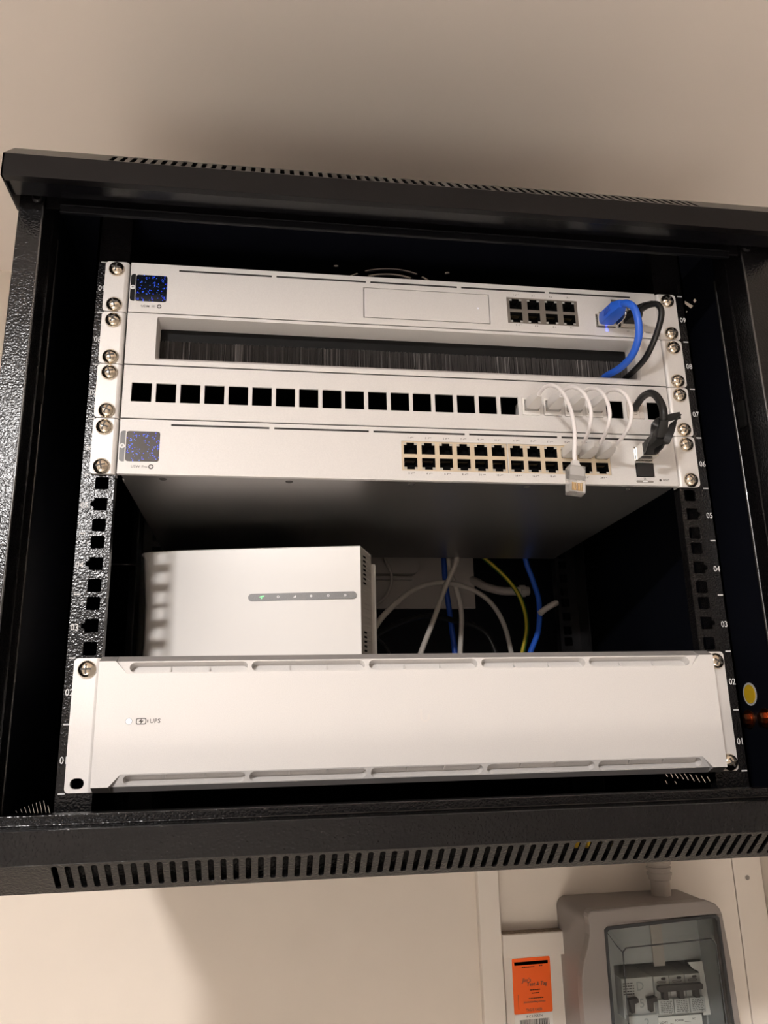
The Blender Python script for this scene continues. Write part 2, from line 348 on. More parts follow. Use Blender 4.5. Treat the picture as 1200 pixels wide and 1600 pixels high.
# mounting rails with square cage-nut holes
def holes(sx, cx):
    out = []
    for u in range(9):
        for k, off in enumerate((6.35, 22.22, 38.1)):
            z = u*U+off; a, b = cx-4.8, cx+4.8
            h = rrect(a, b, z-4.8, z+4.8, 1.1, 2)
            if k == 1:
                h = [(cx+sx*4.8, z-2.2), (cx+sx*7.2, z-1.3), (cx+sx*7.2, z+1.3), (cx+sx*4.8, z+2.2), (cx+sx*4.8, z+4.8), (cx-sx*4.8, z+4.8), (cx-sx*4.8, z-4.8), (cx+sx*4.8, z-4.8)]
            out.append(h)
    return out
for sx in (-1, 1):
    xi, xo = 223.6, 251.5 if sx > 0 else 249.0
    a, b = sorted((sx*xi, sx*xo))
    mb = MB().plate(rect(a, b, -48, 448), holes(sx, sx*232.3), XZ(0), 1.8)
    c, d = sorted((sx*xo, sx*(xo-1.8))); mb.box(c, d, 0, 34, -48, 448)
    c, d = sorted((sx*xi, sx*(xi+1.5))); mb.box(c, d, 1.8, 9, -48, 448)
    rl = mb.build('mounting_rail', M['powder'], cab, smooth=0)
    mb = MB(); xt = -243.4 if sx < 0 else 247.2
    for u in range(9):
        mb.text('%02d' % (u+1), 6.6, xt, -.15, u*U+21, sx=.86)
    for u in range(10): mb.box(xt-2.2, xt+2.2, -.15, -.05, u*U-.5, u*U+.5)
    mb.build('unit_numbers', M['wprint'], rl, smooth=0)['kind'] = 'stuff'
    mb = MB().plate(rect(*sorted((sx*222, sx*246)), -48, 448), [rrect(sx*231-4.8, sx*231+4.8, z-4.8, z+4.8, 1, 2) for u in range(9) for z in (u*U+6.35, u*U+22.2, u*U+38.1)], XZ(288), 1.8)
    c, d = sorted((sx*246, sx*247.5)); mb.box(c, d, 262, 330, -48, 448); c, d = sorted((sx*222, sx*223.5)); mb.box(c, d, 289, 300, -48, 448)
    mb.build('rear_mounting_rail', M['powder2'], cab, smooth=0)
    c, d = sorted((sx*248, sx*281)); 
    for z0 in (60, 215): MB().box(c, d, 300, 330, z0, z0+2).build('rail_bracket', M['powder2'], cab, smooth=0)

# ================================================================== rack devices
def screw(par, x, z, src=[None]):
    if src[0] is None:
        mb = MB(); T = lambda a, b, h: (x+a, -2.6-h, z+b)
        mb.lathe([(.01, 0), (6.1, 0), (6.25, .5), (6.0, 1.3), (5.2, 2.6), (3.9, 3.6), (2.2, 4.15), (.01, 4.3)], T, 28)
        for an in (20, 110):
            c, s_ = math.cos(math.radians(an)), math.sin(math.radians(an)); 
            q = [(-3.4, -.55), (3.4, -.55), (3.4, .55), (-3.4, .55)]
            mb.prism([(a*c-b*s_, a*s_+b*c) for a, b in q], lambda a, b, d: (x+a, -6.95+d, z+b), .9, 1)
        o = mb.build('rack_screw', [M['nickel'], M['print']], par, smooth=50, origin=(x, -2.6, z)); src[0] = o; return o
    o = src[0].copy(); COL.objects.link(o); o.parent = par; o.location = (Vector((x, -2.6, z))-pworld(par))*S
    o.rotation_euler = (0, random.uniform(0, 1.5), 0); return o
def ears(par, z0, z1, hz, yb=8):
    for sx in (-1, 1):
        mb = MB(); xo, xi = 241.3, 226.4
        out = rrect(xi, xo, z0+.35, z1-.35, 2.8, 4); out = [(a, b) if a > xi+3 else (xi, b) for a, b in out]
        out = [(xi, z0+.35), (xo-2.8, z0+.35)]+[p for p in rrect(xi, xo, z0+.35, z1-.35, 2.8, 4) if p[0] > xo-2.9]+[(xi, z1-.35)]
        # tidy ordering: walk round the outline once
        arcs = []
        for cx, cz, a0 in ((xo-2.8, z0+.35+2.8, 270), (xo-2.8, z1-.35-2.8, 0)):
            for k in range(5): a = math.radians(a0+90*k/4); arcs.append((cx+2.8*math.cos(a), cz+2.8*math.sin(a)))
        out = [(xi, z0+.35)]+arcs+[(xi, z1-.35)]
        hl = [rrect(229.0, 238.0, z-3.4, z+3.4, 3.3, 5) for z in hz]
        mb.plate([(sx*a, b) for a, b in out], [[(sx*a, b) for a, b in h] for h in hl], XZ(-2.5), 2.4)
        arc = [(226.4, -2.5)]+[(226.4-3.2*math.sin(t), .7-3.2*math.cos(t)) for t in (.4, .8, 1.2, 1.5)]+[(223.2, yb), (224.4, yb), (224.4, .7), (226.4, -.1)]
        mb.prism([(sx*a, b) for a, b in arc], lambda a, b, d: (a, b, z0+.35+d), z1-z0-.7)
        mb.build('rack_ear', M['alu2'], par, smooth=30)
def device_body(par, z0, z1, depth, m='pan', seams=True):
    mb = MB().box(-220.5, 220.5, 14, depth, z0, z1)
    b = mb.build('metal_case', M[m], par, smooth=0, bevel=.4)
    return b
def dashes(z, y):
    mb = MB(); x = -184.5
    for k in range(5): mb.box(x+77.3*k, x+77.3*k+73.6, y-.12, y+.5, z-.75, z+.75)
    return mb
def rj_port(par, w, h, up, m, x, z, y, cache={}):
    key = (w, h, up, m)
    if key in cache:
        o = cache[key]; c = o.copy(); COL.objects.link(c); c.parent = par; c.location = (Vector((x, y, z))-pworld(par))*S; return c
    s_ = 1 if up else -1
    hw, hh = 5.3, 4.1
    hole = [(-hw, -s_*hh), (hw, -s_*hh), (hw, s_*(hh-.6)), (3.1, s_*(hh-.6)), (3.1, s_*(hh+1.3)), (-3.1, s_*(hh+1.3)), (-3.1, s_*(hh-.6)), (-hw, s_*(hh-.6))]
    off = -s_*.5
    hole = [(a, b+off) for a, b in hole]
    mb = MB().plate(rect(-w/2, w/2, -h/2, h/2), [hole], lambda a, b, d: (x+a, y+d, z+b), 11, 0, 1)
    mb.box(x-w/2, x+w/2, y+9, y+11.2, z-h/2, z+h/2, 1)
    for q in (-1, 1): mb.box(x+q*4.3-1.05, x+q*4.3+1.05, y-.15, y+.3, z+s_*(hh+.35)+off-.65, z+s_*(hh+.35)+off+.65, 2)
    for k in range(8): mb.box(x-3.6+k*1.0, x-3.1+k*1.0, y+3.5, y+8, z-s_*2.6+off-.2, z-s_*2.6+off+.2, 3)
    o = mb.build('ethernet_port', [M[m], M['hole'], M['lens'], M['golddark']], par, smooth=0, origin=(x, y, z)); cache[key] = o; return o
def sfp_cage(par, x0, x1, z0, z1, y, m='steel'):
    mb = MB().plate(rect(x0, x1, z0, z1), [rect(x0+.7, x1-.7, z0+.7, z1-.7)], XZ(y), 14, 0, 1).box(x0, x1, y+13, y+14.2, z0, z1, 1)
    return mb.build('module_cage', [M[m], M['hole']], par, smooth=0)
def screen(par, x0, x1, z0, z1, y, m, rim):
    o = MB().prism(rrect(x0, x1, z0, z1, 1.6, 4), XZ(y), .8).build('display_screen', m, par, smooth=0)
    return o
def plus_badge(mb, x, y, z, r, mi=0):
    n = 18; o = [(x+r*math.cos(2*math.pi*k/n), z+r*math.sin(2*math.pi*k/n)) for k in range(n)]; a, b = r*.62, r*.26; i = [(x+p*r, z+q*r) for p, q in ((-.26, .62), (-.26, .26), (-.62, .26), (-.62, -.26), (-.26, -.26), (-.26, -.62), (.26, -.62), (.26, -.26), (.62, -.26), (.62, .26), (.26, .26), (.26, .62))]
    mb.plate(o, [i], XZ(y), .1, mi)

def port_label(mb, txt, x, z, size, plus=True):
    k = size/2.4
    mb.text(txt, size, x-(1.9 if plus else .9)*k, FY-.12, z, mi=0)
    bx = x+(.35 if plus else .9)*k
    mb.prism([(bx+p*k, z+q*k) for p, q in ((.45, 1.0), (-.5, -.15), (.0, -.15), (-.35, -1.0), (.6, .2), (.1, .2))], XZ(FY-.12), .08)
    if plus:
        for o in (1.35, 2.45):
            mb.box(x+(o-.4)*k, x+(o+.4)*k, FY-.12, FY-.04, z+.35*k, z+.6*k); mb.box(x+(o-.12)*k, x+(o+.12)*k, FY-.12, FY-.04, z+.08*k, z+.88*k)
FY = -3.0        # plane of the 1U faceplates
# ---- gateway, U9
z0, z1 = 8*U, 9*U
gw = thing('network_gateway', 'topmost silver rack device, with a blue-dotted dark screen and eight ports', 'network device', (0, 140, z0))
hl = [rrect(-217.2, -193.2, 365.8, 389.0, 1.8, 4), rect(86.6, 149.4, 363.9, 388.2), rect(165, 182.2, 364, 376.6), rect(184.4, 201.6, 364, 376.6), rect(180.5, 196.5, 378.6, 391.5), rect(-35.9, 71.1, 361.6, 389.4)]
MB().plate(rect(-221.8, 221.8, z0+.5, z1-.5), hl, XZ(FY), 4).build('faceplate', M['alu'], gw, smooth=0, bevel=.35)
ears(gw, z0, z1, (z0+6, z0+37.4)); device_body(gw, z0+1, z1-1, 285)
dashes(394.4, FY).build('vent_slots', M['vent'], gw, smooth=0)
sc1 = screen_mat('gateway_screen', (.004, .006, .012, 1), .22, 0.0, -.205, .0218)
MB().prism(rrect(-217.0, -193.4, 366.0, 388.8, 1.6, 4), XZ(FY-.25), 1.2).build('display_screen', sc1, gw, smooth=0)
def side_strip(par, xl, xr, zb, zt, m):
    q = [(xr, zb), (xr, zt)]+[(xl+2.2-2.2*math.sin(t), zt-2.2+2.2*math.cos(t)) for t in (0, .5, 1, 1.57)]+[(xl+2.2-2.2*math.cos(t), zb+2.2-2.2*math.sin(t)) for t in (0, .5, 1, 1.57)]
    st = MB().prism(q, XZ(FY-.2), .6).build('button_strip', m, par, smooth=0)
    mb = MB().lathe([(.01, 0), (1.9, 0), (1.9, .25), (.01, .25)], lambda a, b, h: ((xl+xr)/2+a, FY-.2-h, (zb+zt)/2+b), 18)
    mb.text('+', 3.6, (xl+xr)/2, FY-.5, (zb+zt)/2+.1, mi=1)
    mb.build('button_mark', [M['icon'], M['print']], st, smooth=0)
side_strip(gw, -221.2, -217.6, 365.6, 389.3, M['matt'])
mb = MB().text('UDM', 2.7, -212.4, FY-.15, 361.3, 'LEFT', sx=1.1, bold=.003); mb.text('SE', 2.6, -204.3, FY-.15, 361.5, 'LEFT', mi=1, sx=1.05); plus_badge(mb, -198.4, FY-.2, 361.7, 1.75)
mb.build('printed_name', [M['print'], M['print2']], gw, smooth=0)
tray = MB().box(-35.3, 70.5, FY-.1, 2, 362.2, 388.9).build('drive_tray', M['alu'], gw, smooth=0, bevel=.3)
MB().lathe([(.01, 0), (.7, 0), (.7, .2), (.01, .2)], lambda a, b, h: (61+a, FY-.1-h, 375.6+b), 12).build('status_light', M['led_w'], tray, smooth=0)
MB().box(-37, 72, 1.6, 2.4, 360, 391).build('tray_shadow_gap', M['hole'], gw, smooth=0)  # black sheet added as painted shade behind the tray edges
for k in range(4):
    rj_port(gw, 15.7, 12.1, True, 'greyjack', 94.45+15.7*k, 382.1, FY+.9); rj_port(gw, 15.7, 12.1, False, 'greyjack', 94.45+15.7*k, 370.0, FY+.9)
rj_port(gw, 15.9, 12.8, True, 'greyjack', 188.5, 385.0, FY+.9)
sfp_cage(gw, 165.1, 182.1, 364.1, 376.5, FY-.1); sfp_cage(gw, 184.5, 201.5, 364.1, 376.5, FY-.1)
mb = MB()
for k in range(4):
    port_label(mb, str(2*k+1), 94.5+15.7*k, 390.3, 2.3, k == 0); port_label(mb, str(2*k+2), 95.5+15.7*k, 361.9, 2.3, k == 0)
mb.text('10', 2.6, 174, FY-.12, 361.3, mi=1); mb.text('11', 2.4, 193, FY-.12, 361.3)
mb.text('RESET', 1.9, 209, FY-.12, 361.0, 'LEFT')
mb.lathe([(.01, 0), (.9, 0), (.9, .15), (.01, .15)], lambda a, b, h: (206.2+a, FY-h, 360.9+b), 12)
mb.build('port_numbers', [M['print'], M['led_b']], gw, smooth=0)['kind'] = 'stuff'
MB().box(173, 174.4, FY-.5, FY, 362.9, 363.5).build('port_light', M['led_b'], gw, smooth=0)
for x in (-232.6, 232.9):
    for z in (z0+6, z0+37.2): screw(gw, x, z)

# ---- brush panel, U8
z0, z1 = 7*U, 8*U
bp = thing('brush_panel', 'silver rack panel with a long black brush slot, second from the top', 'brush panel', (0, 10, z0))
mb = MB(); ox0, ox1, oz0, oz1 = -199.4, 200.4, 315.6, 352.6
mb.plate(rect(-221.8, 221.8, z0+.5, z1-.5), [rrect(ox0, ox1, oz0, oz1, 1.6, 4)], XZ(FY), 1.0)
# opening collar: bevel then straight walls
def collar(mb, loops):
    n = len(loops[0][0]); vs = []
    for l, y in loops: vs += [(a, y, b) for a, b in l]
    mb.add(vs, [(j*n+i, j*n+(i+1) % n, (j+1)*n+(i+1) % n, (j+1)*n+i) for j in range(len(loops)-1) for i in range(n)])
collar(mb, [(rrect(ox0, ox1, oz0, oz1, 1.6, 4), FY), (rrect(ox0+.4, ox1-2.0, oz0+2.8, oz1-.4, 1.2, 4), FY+3.2), (rrect(ox0+.6, ox1-2.2, oz0+2.9, oz1-.4, 1.2, 4), 20)])
mb.build('faceplate', M['alu'], bp, smooth=25)
ears(bp, z0, z1, (z0+5.8, z0+37))
mb = MB().box(-221, 221, 19, 24, z0+1, z1-1, 0); mb.box(-210, 210, 16.5, 19, 341.2, 353, 0); mb.box(-210, 210, 17, 19, 316, 320, 0)
mb.build('brush_holder', M['matt'], bp, smooth=0, bevel=.4)
mb = MB(); rnd = random.Random(3); x = -201.0
while x < 202:
    t = rnd.uniform(-.35, .35); b0 = 15.9+rnd.uniform(-1.1, 1.0); dz = rnd.uniform(0, 1.2)
    mb.add([(x-.24, b0+.6, 341.4), (x+.24, b0+.6, 341.4), (x+.24+t, b0, 318.6+dz), (x-.24+t, b0, 318.6+dz), (x, b0-.5, 341.4), (x+t, b0-.5, 318.6+dz)], [(0, 4, 5, 3), (4, 1, 2, 5), (0, 3, 2, 1)], 1 if rnd.random() < .07+.22*(math.sin(x*.13)*math.sin(x*.041+1) > .55) else 0)
    x += .42
o = mb.build('bristles', [M['bristle'], M['bristle2']], bp, smooth=0); o['kind'] = 'stuff'
for x in (-232.4, 232.9):
    for z in (z0+5.6, z0+36.8): screw(bp, x, z)

# ---- keystone patch panel, U7
z0, z1 = 6*U, 7*U
pp = thing('patch_bay', 'silver keystone patch panel with a row of square openings, third from the top', 'patch panel', (0, 10, z0))
cx = [-207.8+18.17*k for k in range(12)]+[10.0+18.15*k for k in range(12)]
MB().plate(rect(-221.8, 221.8, z0+.5, z1-.5), [rect(x-7.45, x+7.45, 280.7, 296.1) for x in cx], XZ(FY), 1.6).build('faceplate', M['alu'], pp, smooth=0, bevel=.3)
ears(pp, z0, z1, (z0+5.8, z0+37))
MB().box(-221, 221, 60, 62, z0+1, z1-1).box(-221, 221, -1, 62, z0+.8, z0+1.6).box(-221, 221, -1, 62, z1-1.6, z1-.8).build('rear_tray', M['hole'], pp, smooth=0)
def keystone(i):
    x = cx[i]; mb = MB()
    hole = [(x-5.6, 284.5), (x+5.6, 284.5), (x+5.6, 294), (x-5.6, 294)]
    mb.plate(rect(x-7.3, x+7.3, 280.9, 295.9), [hole], XZ(FY-.6), 20).box(x-7.3, x+7.3, 14, 16, 281, 296, 1)
    mb.box(x-3, x+3, FY-.75, FY-.4, 281.6, 283.6, 0)
    mb.build('keystone_jack', [M['white'], M['hole']], pp, smooth=0, bevel=.3)
for i in (17, 18, 19, 20): keystone(i)
x = cx[22]
MB().prism(rrect(x-7.3, x+7.3, 280.9, 295.9, .6, 2), XZ(FY-.4), 3).box(x+3.2, x+3.9, FY-.6, FY, 281, 295.8).lathe([(5, 0), (5, 1.2), (3.9, 1.2), (3.9, .2), (.01, .2)], lambda a, b, h: (x-1.5+a, FY-.4-h, 289+b), 18).build('keystone_insert', M['outlet'], pp, smooth=0, bevel=.3)
for x in (-232.2, 232.9):
    for z in (z0+5.8, z0+36.9): screw(pp, x, z)

# ---- switch, U6
z0, z1 = 5*U, 6*U
sw = thing('network_switch', 'silver rack switch with two rows of ethernet ports and a grey blue-dotted screen', 'network switch', (0, 140, z0))
hl = [rrect(-216.6, -192.2, 232.6, 256.5, 1.8, 4), rect(-8.0, 78.2, 230.6, 255.3), rect(78.8, 164.8, 230.6, 255.3), rect(186, 202, 242.8, 256), rect(186, 202, 229.8, 242.2)]
MB().plate(rect(-221.8, 221.8, z0+.5, z1-.5), hl, XZ(FY), 4).build('faceplate', M['alu'], sw, smooth=0, bevel=.35)
ears(sw, z0, z1, (z0+5.8, z0+37)); 
cs = device_body(sw, z0+.8, z1-1, 287)
mb = MB().box(-219, 219, .9, 13.9, z0+.45, z0+1.2, 0)
for x in (-190, -95, 1, 96, 183): mb.lathe([(.01, 0), (3.0, 0), (2.4, .5), (1.4, .5), (.9, .2), (.01, .2)], lambda a, b, h: (x+a, 8+b, z0+.45-h), 14, 1)
mb.build('front_flange', [M['pan'], M['print']], cs, smooth=0)
dashes(262.2, FY).build('vent_slots', M['vent'], sw, smooth=0)
sc2 = screen_mat('switch_screen', (.085, .078, .078, 1), -.02, 1.0, -.2045, .0225)
MB().prism(rrect(-216.4, -192.4, 232.9, 256.2, 1.6, 4), XZ(FY-.25), 1.2).build('display_screen', sc2, sw, smooth=0)
side_strip(sw, -221.0, -217.3, 232.3, 256.6, M['strip'])
mb = MB().text('USW', 2.75, -212.2, FY-.15, 228.5, 'LEFT', sx=1.1, bold=.003); mb.text('Pro', 2.7, -204.3, FY-.15, 228.5, 'LEFT', mi=1, sx=1.05); plus_badge(mb, -197.6, FY-.2, 228.6, 1.9)
mb.build('printed_name', [M['print'], M['print2']], sw, smooth=0)
for g in range(2):
    bx = -7.9 if g == 0 else 78.9
    for k in range(6):
        x = bx+7.15+14.3*k
        rj_port(sw, 14.3, 12.3, True, 'goldjack', x, 249.1, FY+.6); rj_port(sw, 14.3, 12.3, False, 'goldjack', x, 236.8, FY+.6)
mb = MB()
for g in range(2):
    bx = -7.9 if g == 0 else 78.9
    for k in range(6):
        n = g*12+2*k+1; x = bx+7.15+14.3*k
        port_label(mb, str(n), x, 257.9, 2.2); port_label(mb, str(n+1), x, 228.3, 2.2)
mb.text('25', 2.2, 193, FY-.12, 228.2); mb.text('RESET', 2.1, 208.6, FY-.12, 227.4, 'LEFT')
mb.lathe([(.01, 0), (1.0, 0), (1.0, .15), (.01, .15)], lambda a, b, h: (206.4+a, FY-h, 227.4+b), 12)
mb.build('port_numbers', M['print'], sw, smooth=0)['kind'] = 'stuff'
MB().box(127.0, 129.8, FY-1.6, FY, 252.4, 254.9).build('port_light', M['led_y'], sw, smooth=0)
sfp_cage(sw, 186.1, 201.9, 242.9, 255.9, FY-.1)
MB().prism(rrect(186.6, 201.4, 230.4, 241.6, .8, 3), XZ(FY-.8), 4).build('dust_plug', M['blkplas'], sw, smooth=0, bevel=.3)
lp = MB().prism(rrect(185.4, 200.2, 225.1, 226.9, .85, 4), XZ(FY-.15), .3).build('light_pill', M['print2'], sw, smooth=0)
MB().box(191, 195, FY-.25, FY-.1, 225.5, 226.5).build('pill_light', M['icon'], lp, smooth=0)
for x in (-233.0, 233.2):
    for z in (z0+6, z0+37): screw(sw, x, z)

# ---- battery backup, U1-2
z0, z1 = 0, 2*U
up = thing('battery_backup', 'tall silver battery backup unit filling the bottom of the cabinet', 'battery backup', (0, 180, 0))
XB, YF = 220.8, -22.0
mb = MB()
zt0, zt1, zb0, zb1 = 76.2, 84.6, 12.3, 4.4
yb = -18.6
# front skin with trapezoid pockets top and bottom
mid = [(-XB, zb1), (-210, zb1), (-202.5, zb0), (202.5, zb0), (210, zb1), (XB, zb1), (XB, zt1), (210, zt1), (202.5, zt0), (-202.5, zt0), (-210, zt1), (-XB, zt1)]
mb.plate(mid, [], XZ(YF), .3)
def band(z_in, z_out, top):
    hgt = math.hypot(yb-YF, z_out-z_in); ey, ez = (yb-YF)/hgt, (z_out-z_in)/hgt
    ny, nz = (abs(ez), -ey*(1 if top else -1))
    T = lambda a, b, d: (a, YF+ey*b+ny*d, z_in+ez*b+nz*d)
    slots = [rrect(c-39.2, c+39.2, 1.0, hgt-.8, (hgt-1.8)/2-.05, 6) for c in (-162, -81, .3, 81.6, 163)]
    mb.plate([(-202.5, 0), (202.5, 0), (209.5, hgt), (-209.5, hgt)], slots, T, 7.0, 0)
    for sx in (-1, 1): mb.add([T(sx*202.5, 0, 0), T(sx*209.5, hgt, 0), (sx*210, YF, z_out)], [(0, 1, 2)])
    for c in (-162, -81, .3, 81.6, 163):
        mb.add([T(c-40, .2, 7), T(c+40, .2, 7), T(c+40, hgt, 7), T(c-40, hgt, 7)], [(0, 1, 2, 3)])
        for q in (-13, 13): mb.add([T(c+q-.5, 1.2, 3.0), T(c+q+.5, 1.2, 3.0), T(c+q+.5, hgt-1, 6.9), T(c+q-.5, hgt-1, 6.9), T(c+q-.5, 1.2, 6.9), T(c+q+.5, 1.2, 6.9)], [(0, 1, 2, 3), (0, 3, 4), (1, 5, 2)])
band(zt0, zt1, True); band(zb0, zb1, False)
# edge chamfers
for zo, zi, ze in ((zt1, zt1, 88.3), (zb1, zb1, .7)):
    mb.add([(-210, YF, zo), (-XB, YF, zo), (-XB, -14, ze), (-209.5, -14, ze)], [(0, 1, 2, 3)], 1)
    mb.add([(210, YF, zo), (XB, YF, zo), (XB, -14, ze), (209.5, -14, ze)], [(0, 1, 2, 3)], 1)
    for q in (-1, 1): mb.add([(q*210, YF, zo), (q*209.5, yb, zo), (q*209.5, -14, ze)], [(0, 1, 2)], 1)
    mb.add([(-209.5, yb, zo), (209.5, yb, zo), (209.5, -14, ze), (-209.5, -14, ze)], [(0, 1, 2, 3)], 1)
for sx in (-1, 1): mb.add([(sx*XB, YF, zb1), (sx*XB, YF, zt1), (sx*XB, -14, 88.3), (sx*XB, 10, 88.3), (sx*XB, 10, .7), (sx*XB, -14, .7)], [(0, 1, 2, 3, 4, 5)])
mb.add([(-XB, -14, 88.3), (XB, -14, 88.3), (XB, 10, 88.3), (-XB, 10, 88.3), (-XB, -14, .7), (XB, -14, .7), (XB, 10, .7), (-XB, 10, .7)], [(0, 1, 2, 3), (4, 5, 6, 7)])
M['machined'] = mat('machined_edge', (.52, .50, .49), .40, .62)
mb.build('front_bezel', [M['alu'], M['machined']], up, smooth=0)
device_body(up, .9, 87.6, 390)
ears(up, z0, z1, (6.2, 81.4), yb=2)
mb = MB()
bt = rrect(-194.8, -188.2, 43.2, 47.3, 1.1, 4); bi = rrect(-194.25, -188.75, 43.75, 46.75, .7, 4)
mb.plate(bt, [bi], XZ(YF-.12), .1); mb.box(-187.6, -187.0, YF-.12, YF, 44.4, 46.2)
mb.prism([(-191.0, 47.4), (-193.1, 44.9), (-191.7, 44.9), (-192.2, 43.0), (-189.9, 45.7), (-191.4, 45.7)], XZ(YF-.2), .1)
mb.text('UPS', 3.9, -186.2, YF-.12, 45.2, 'LEFT', sx=1.1)
mb.build('printed_name', M['print'], up, smooth=0)
MB().lathe([(.01, 0), (1.9, 0), (1.9, .25), (.01, .3)], lambda a, b, h: (-199.4+a, YF-h, 45.4+b), 18).plate([(-199.4+2.25*math.cos(k*math.pi/9), 45.4+2.25*math.sin(k*math.pi/9)) for k in range(18)], [[(-199.4+1.9*math.cos(k*math.pi/9), 45.4+1.9*math.sin(k*math.pi/9)) for k in range(18)]], XZ(YF-.1), .08, 1).build('status_light', [M['led_w'], M['lens']], up)
mb = MB(); th = [math.pi+math.pi*k/10 for k in range(11)]
mb.prism([(-3.9, 49.5), (-3.9, 44)]+[(-.5+3.4*math.cos(t), 44+3.4*math.sin(t)) for t in th]+[(2.9, 46.2), (1.5, 46.2), (1.5, 44)]+[(-.5+2.0*math.cos(t), 44+2.0*math.sin(t)) for t in reversed(th)]+[(-2.5, 49.5)], XZ(YF-.06), .05)
M['emboss'] = mat('embossed_aluminium', (.715, .685, .655), .42, .30)
mb.build('raised_logo', M['emboss'], up, smooth=0)
screw(up, -232.4, 80.8); screw(up, 234.2, 81.2); screw(up, 234.6, 6.6)

# ================================================================== white router on the backup unit
rt = thing('wifi_router', 'white box router with a grey icon strip resting on the battery backup', 'router', (-120, 110, 88.5))
ang = math.atan2(-30, 186); ca, sa = math.cos(ang), math.sin(ang)
RT = lambda a, b, z: (-32+ca*a-sa*b, 80+sa*a*1+ca*b, z)      # a: along the face (0 at its right end), b: depth
zb, zt = 88.6, 189.5
prof = [(0, 0), (-60, -.8), (-120, -.2), (-160, 1.2), (-176, 3.2), (-184, 7), (-187.5, 13), (-189, 24), (-189, 44), (-2, 44), (8, 40)]
n = len(prof); mb = MB(); lay = [(zb, -.5), (zb+20, 1.0), (zb+55, .4), (zt-20, -2.2), (zt-4, -3.6), (zt-1, -4.6), (zt, -6.6)]
vs = []
for z, e in lay:
    for i, (a, b) in enumerate(prof):
        f = max(0, (-a-150)/40) if a < -150 else 0
        vs.append(RT(a-f*e*-1.0 if f else a, b+(1.5 if z >= zt else 0), z))
mb.add(vs, [(j*n+i, j*n+(i+1) % n, (j+1)*n+(i+1) % n, (j+1)*n+i) for j in range(len(lay)-1) for i in range(n)]+[tuple(range(n)), tuple((len(lay)-1)*n+i for i in range(n))])
case = mb.build('case', M['router'], rt, smooth=40)
# ribbed end face with vent holes
mb = MB()
ex, ey = 8/40.8, 40/40.8
ER = lambda t, z, o: RT(.3+ex*t+o*ey, ey*t-o*ex, z)
mb.add([ER(t, z, .15) for t, z in ((.6, zb+1), (39, zb+1), (39, zt-3), (.6, zt-1))], [(0, 1, 2, 3)], 0)
for k in range(24):
    z = zb+5+k*3.85
    mb.add([ER(3, z, .2), ER(38, z+1.2, .2), ER(38, z+2.4, .2), ER(3, z+1.6, .2), ER(20, z+1.2, 1.0)], [(0, 1, 4), (1, 2, 4), (2, 3, 4), (3, 0, 4)], 0)
    if k < 6 or 16 <= k < 23: mb.add([ER(t, zz, 1.05) for t, zz in ((5, z+1.6), (15, z+1.9), (15, z+3.7), (5, z+3.4))], [(0, 1, 2, 3)], 1)
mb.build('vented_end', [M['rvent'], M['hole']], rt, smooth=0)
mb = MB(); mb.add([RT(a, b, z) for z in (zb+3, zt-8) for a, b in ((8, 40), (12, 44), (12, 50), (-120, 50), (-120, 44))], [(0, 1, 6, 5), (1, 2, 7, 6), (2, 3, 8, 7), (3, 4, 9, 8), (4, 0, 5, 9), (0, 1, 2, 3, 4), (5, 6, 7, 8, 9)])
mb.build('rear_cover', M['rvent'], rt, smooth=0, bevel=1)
lb = MB().prism(rrect(-95.5, -3.5, 143.2, 149.4, 3.05, 6), lambda a, b, d: RT(a, -.75-.35+d, b), .6).build('light_bar', M['greybar'], rt, smooth=0)
mb = MB()
for k, a in enumerate((-84, -70, -56, -42, -27.5, -13.2)):
    if k == 0:
        mb.add([RT(a+q, -1.25, 146.3+h) for q, h in ((-2.2, -.2), (2.2, .2), (2.2, 1.4), (-.2, 1.2))], [(0, 1, 2, 3)], 1); mb.add([RT(a+q, -1.25, 146.3+h) for q, h in ((-.6, -1.5), (.4, -1.5), (.4, 0), (-.6, 0))], [(0, 1, 2, 3)], 1)
    elif k == 2: mb.add([RT(a+q, -1.25, 146.3+h) for q, h in ((-1.3, -1), (1.2, -1), (1.2, 1.3))], [(0, 1, 2)], 0)
    else:
        o_ = [(1.15*math.cos(t*math.pi/6), 1.15*math.sin(t*math.pi/6)) for t in range(12)]; i_ = [(p*.5, q*.5) for p, q in o_]
        if k == 3: mb.prism(o_, lambda p, q, d: RT(a+p, -1.25+d, 146.3+q), .1)
        else: mb.plate(o_, [i_], lambda p, q, d: RT(a+p, -1.25+d, 146.3+q), .1)
mb.build('icons', [M['icon'], M['led_g']], lb, smooth=0)

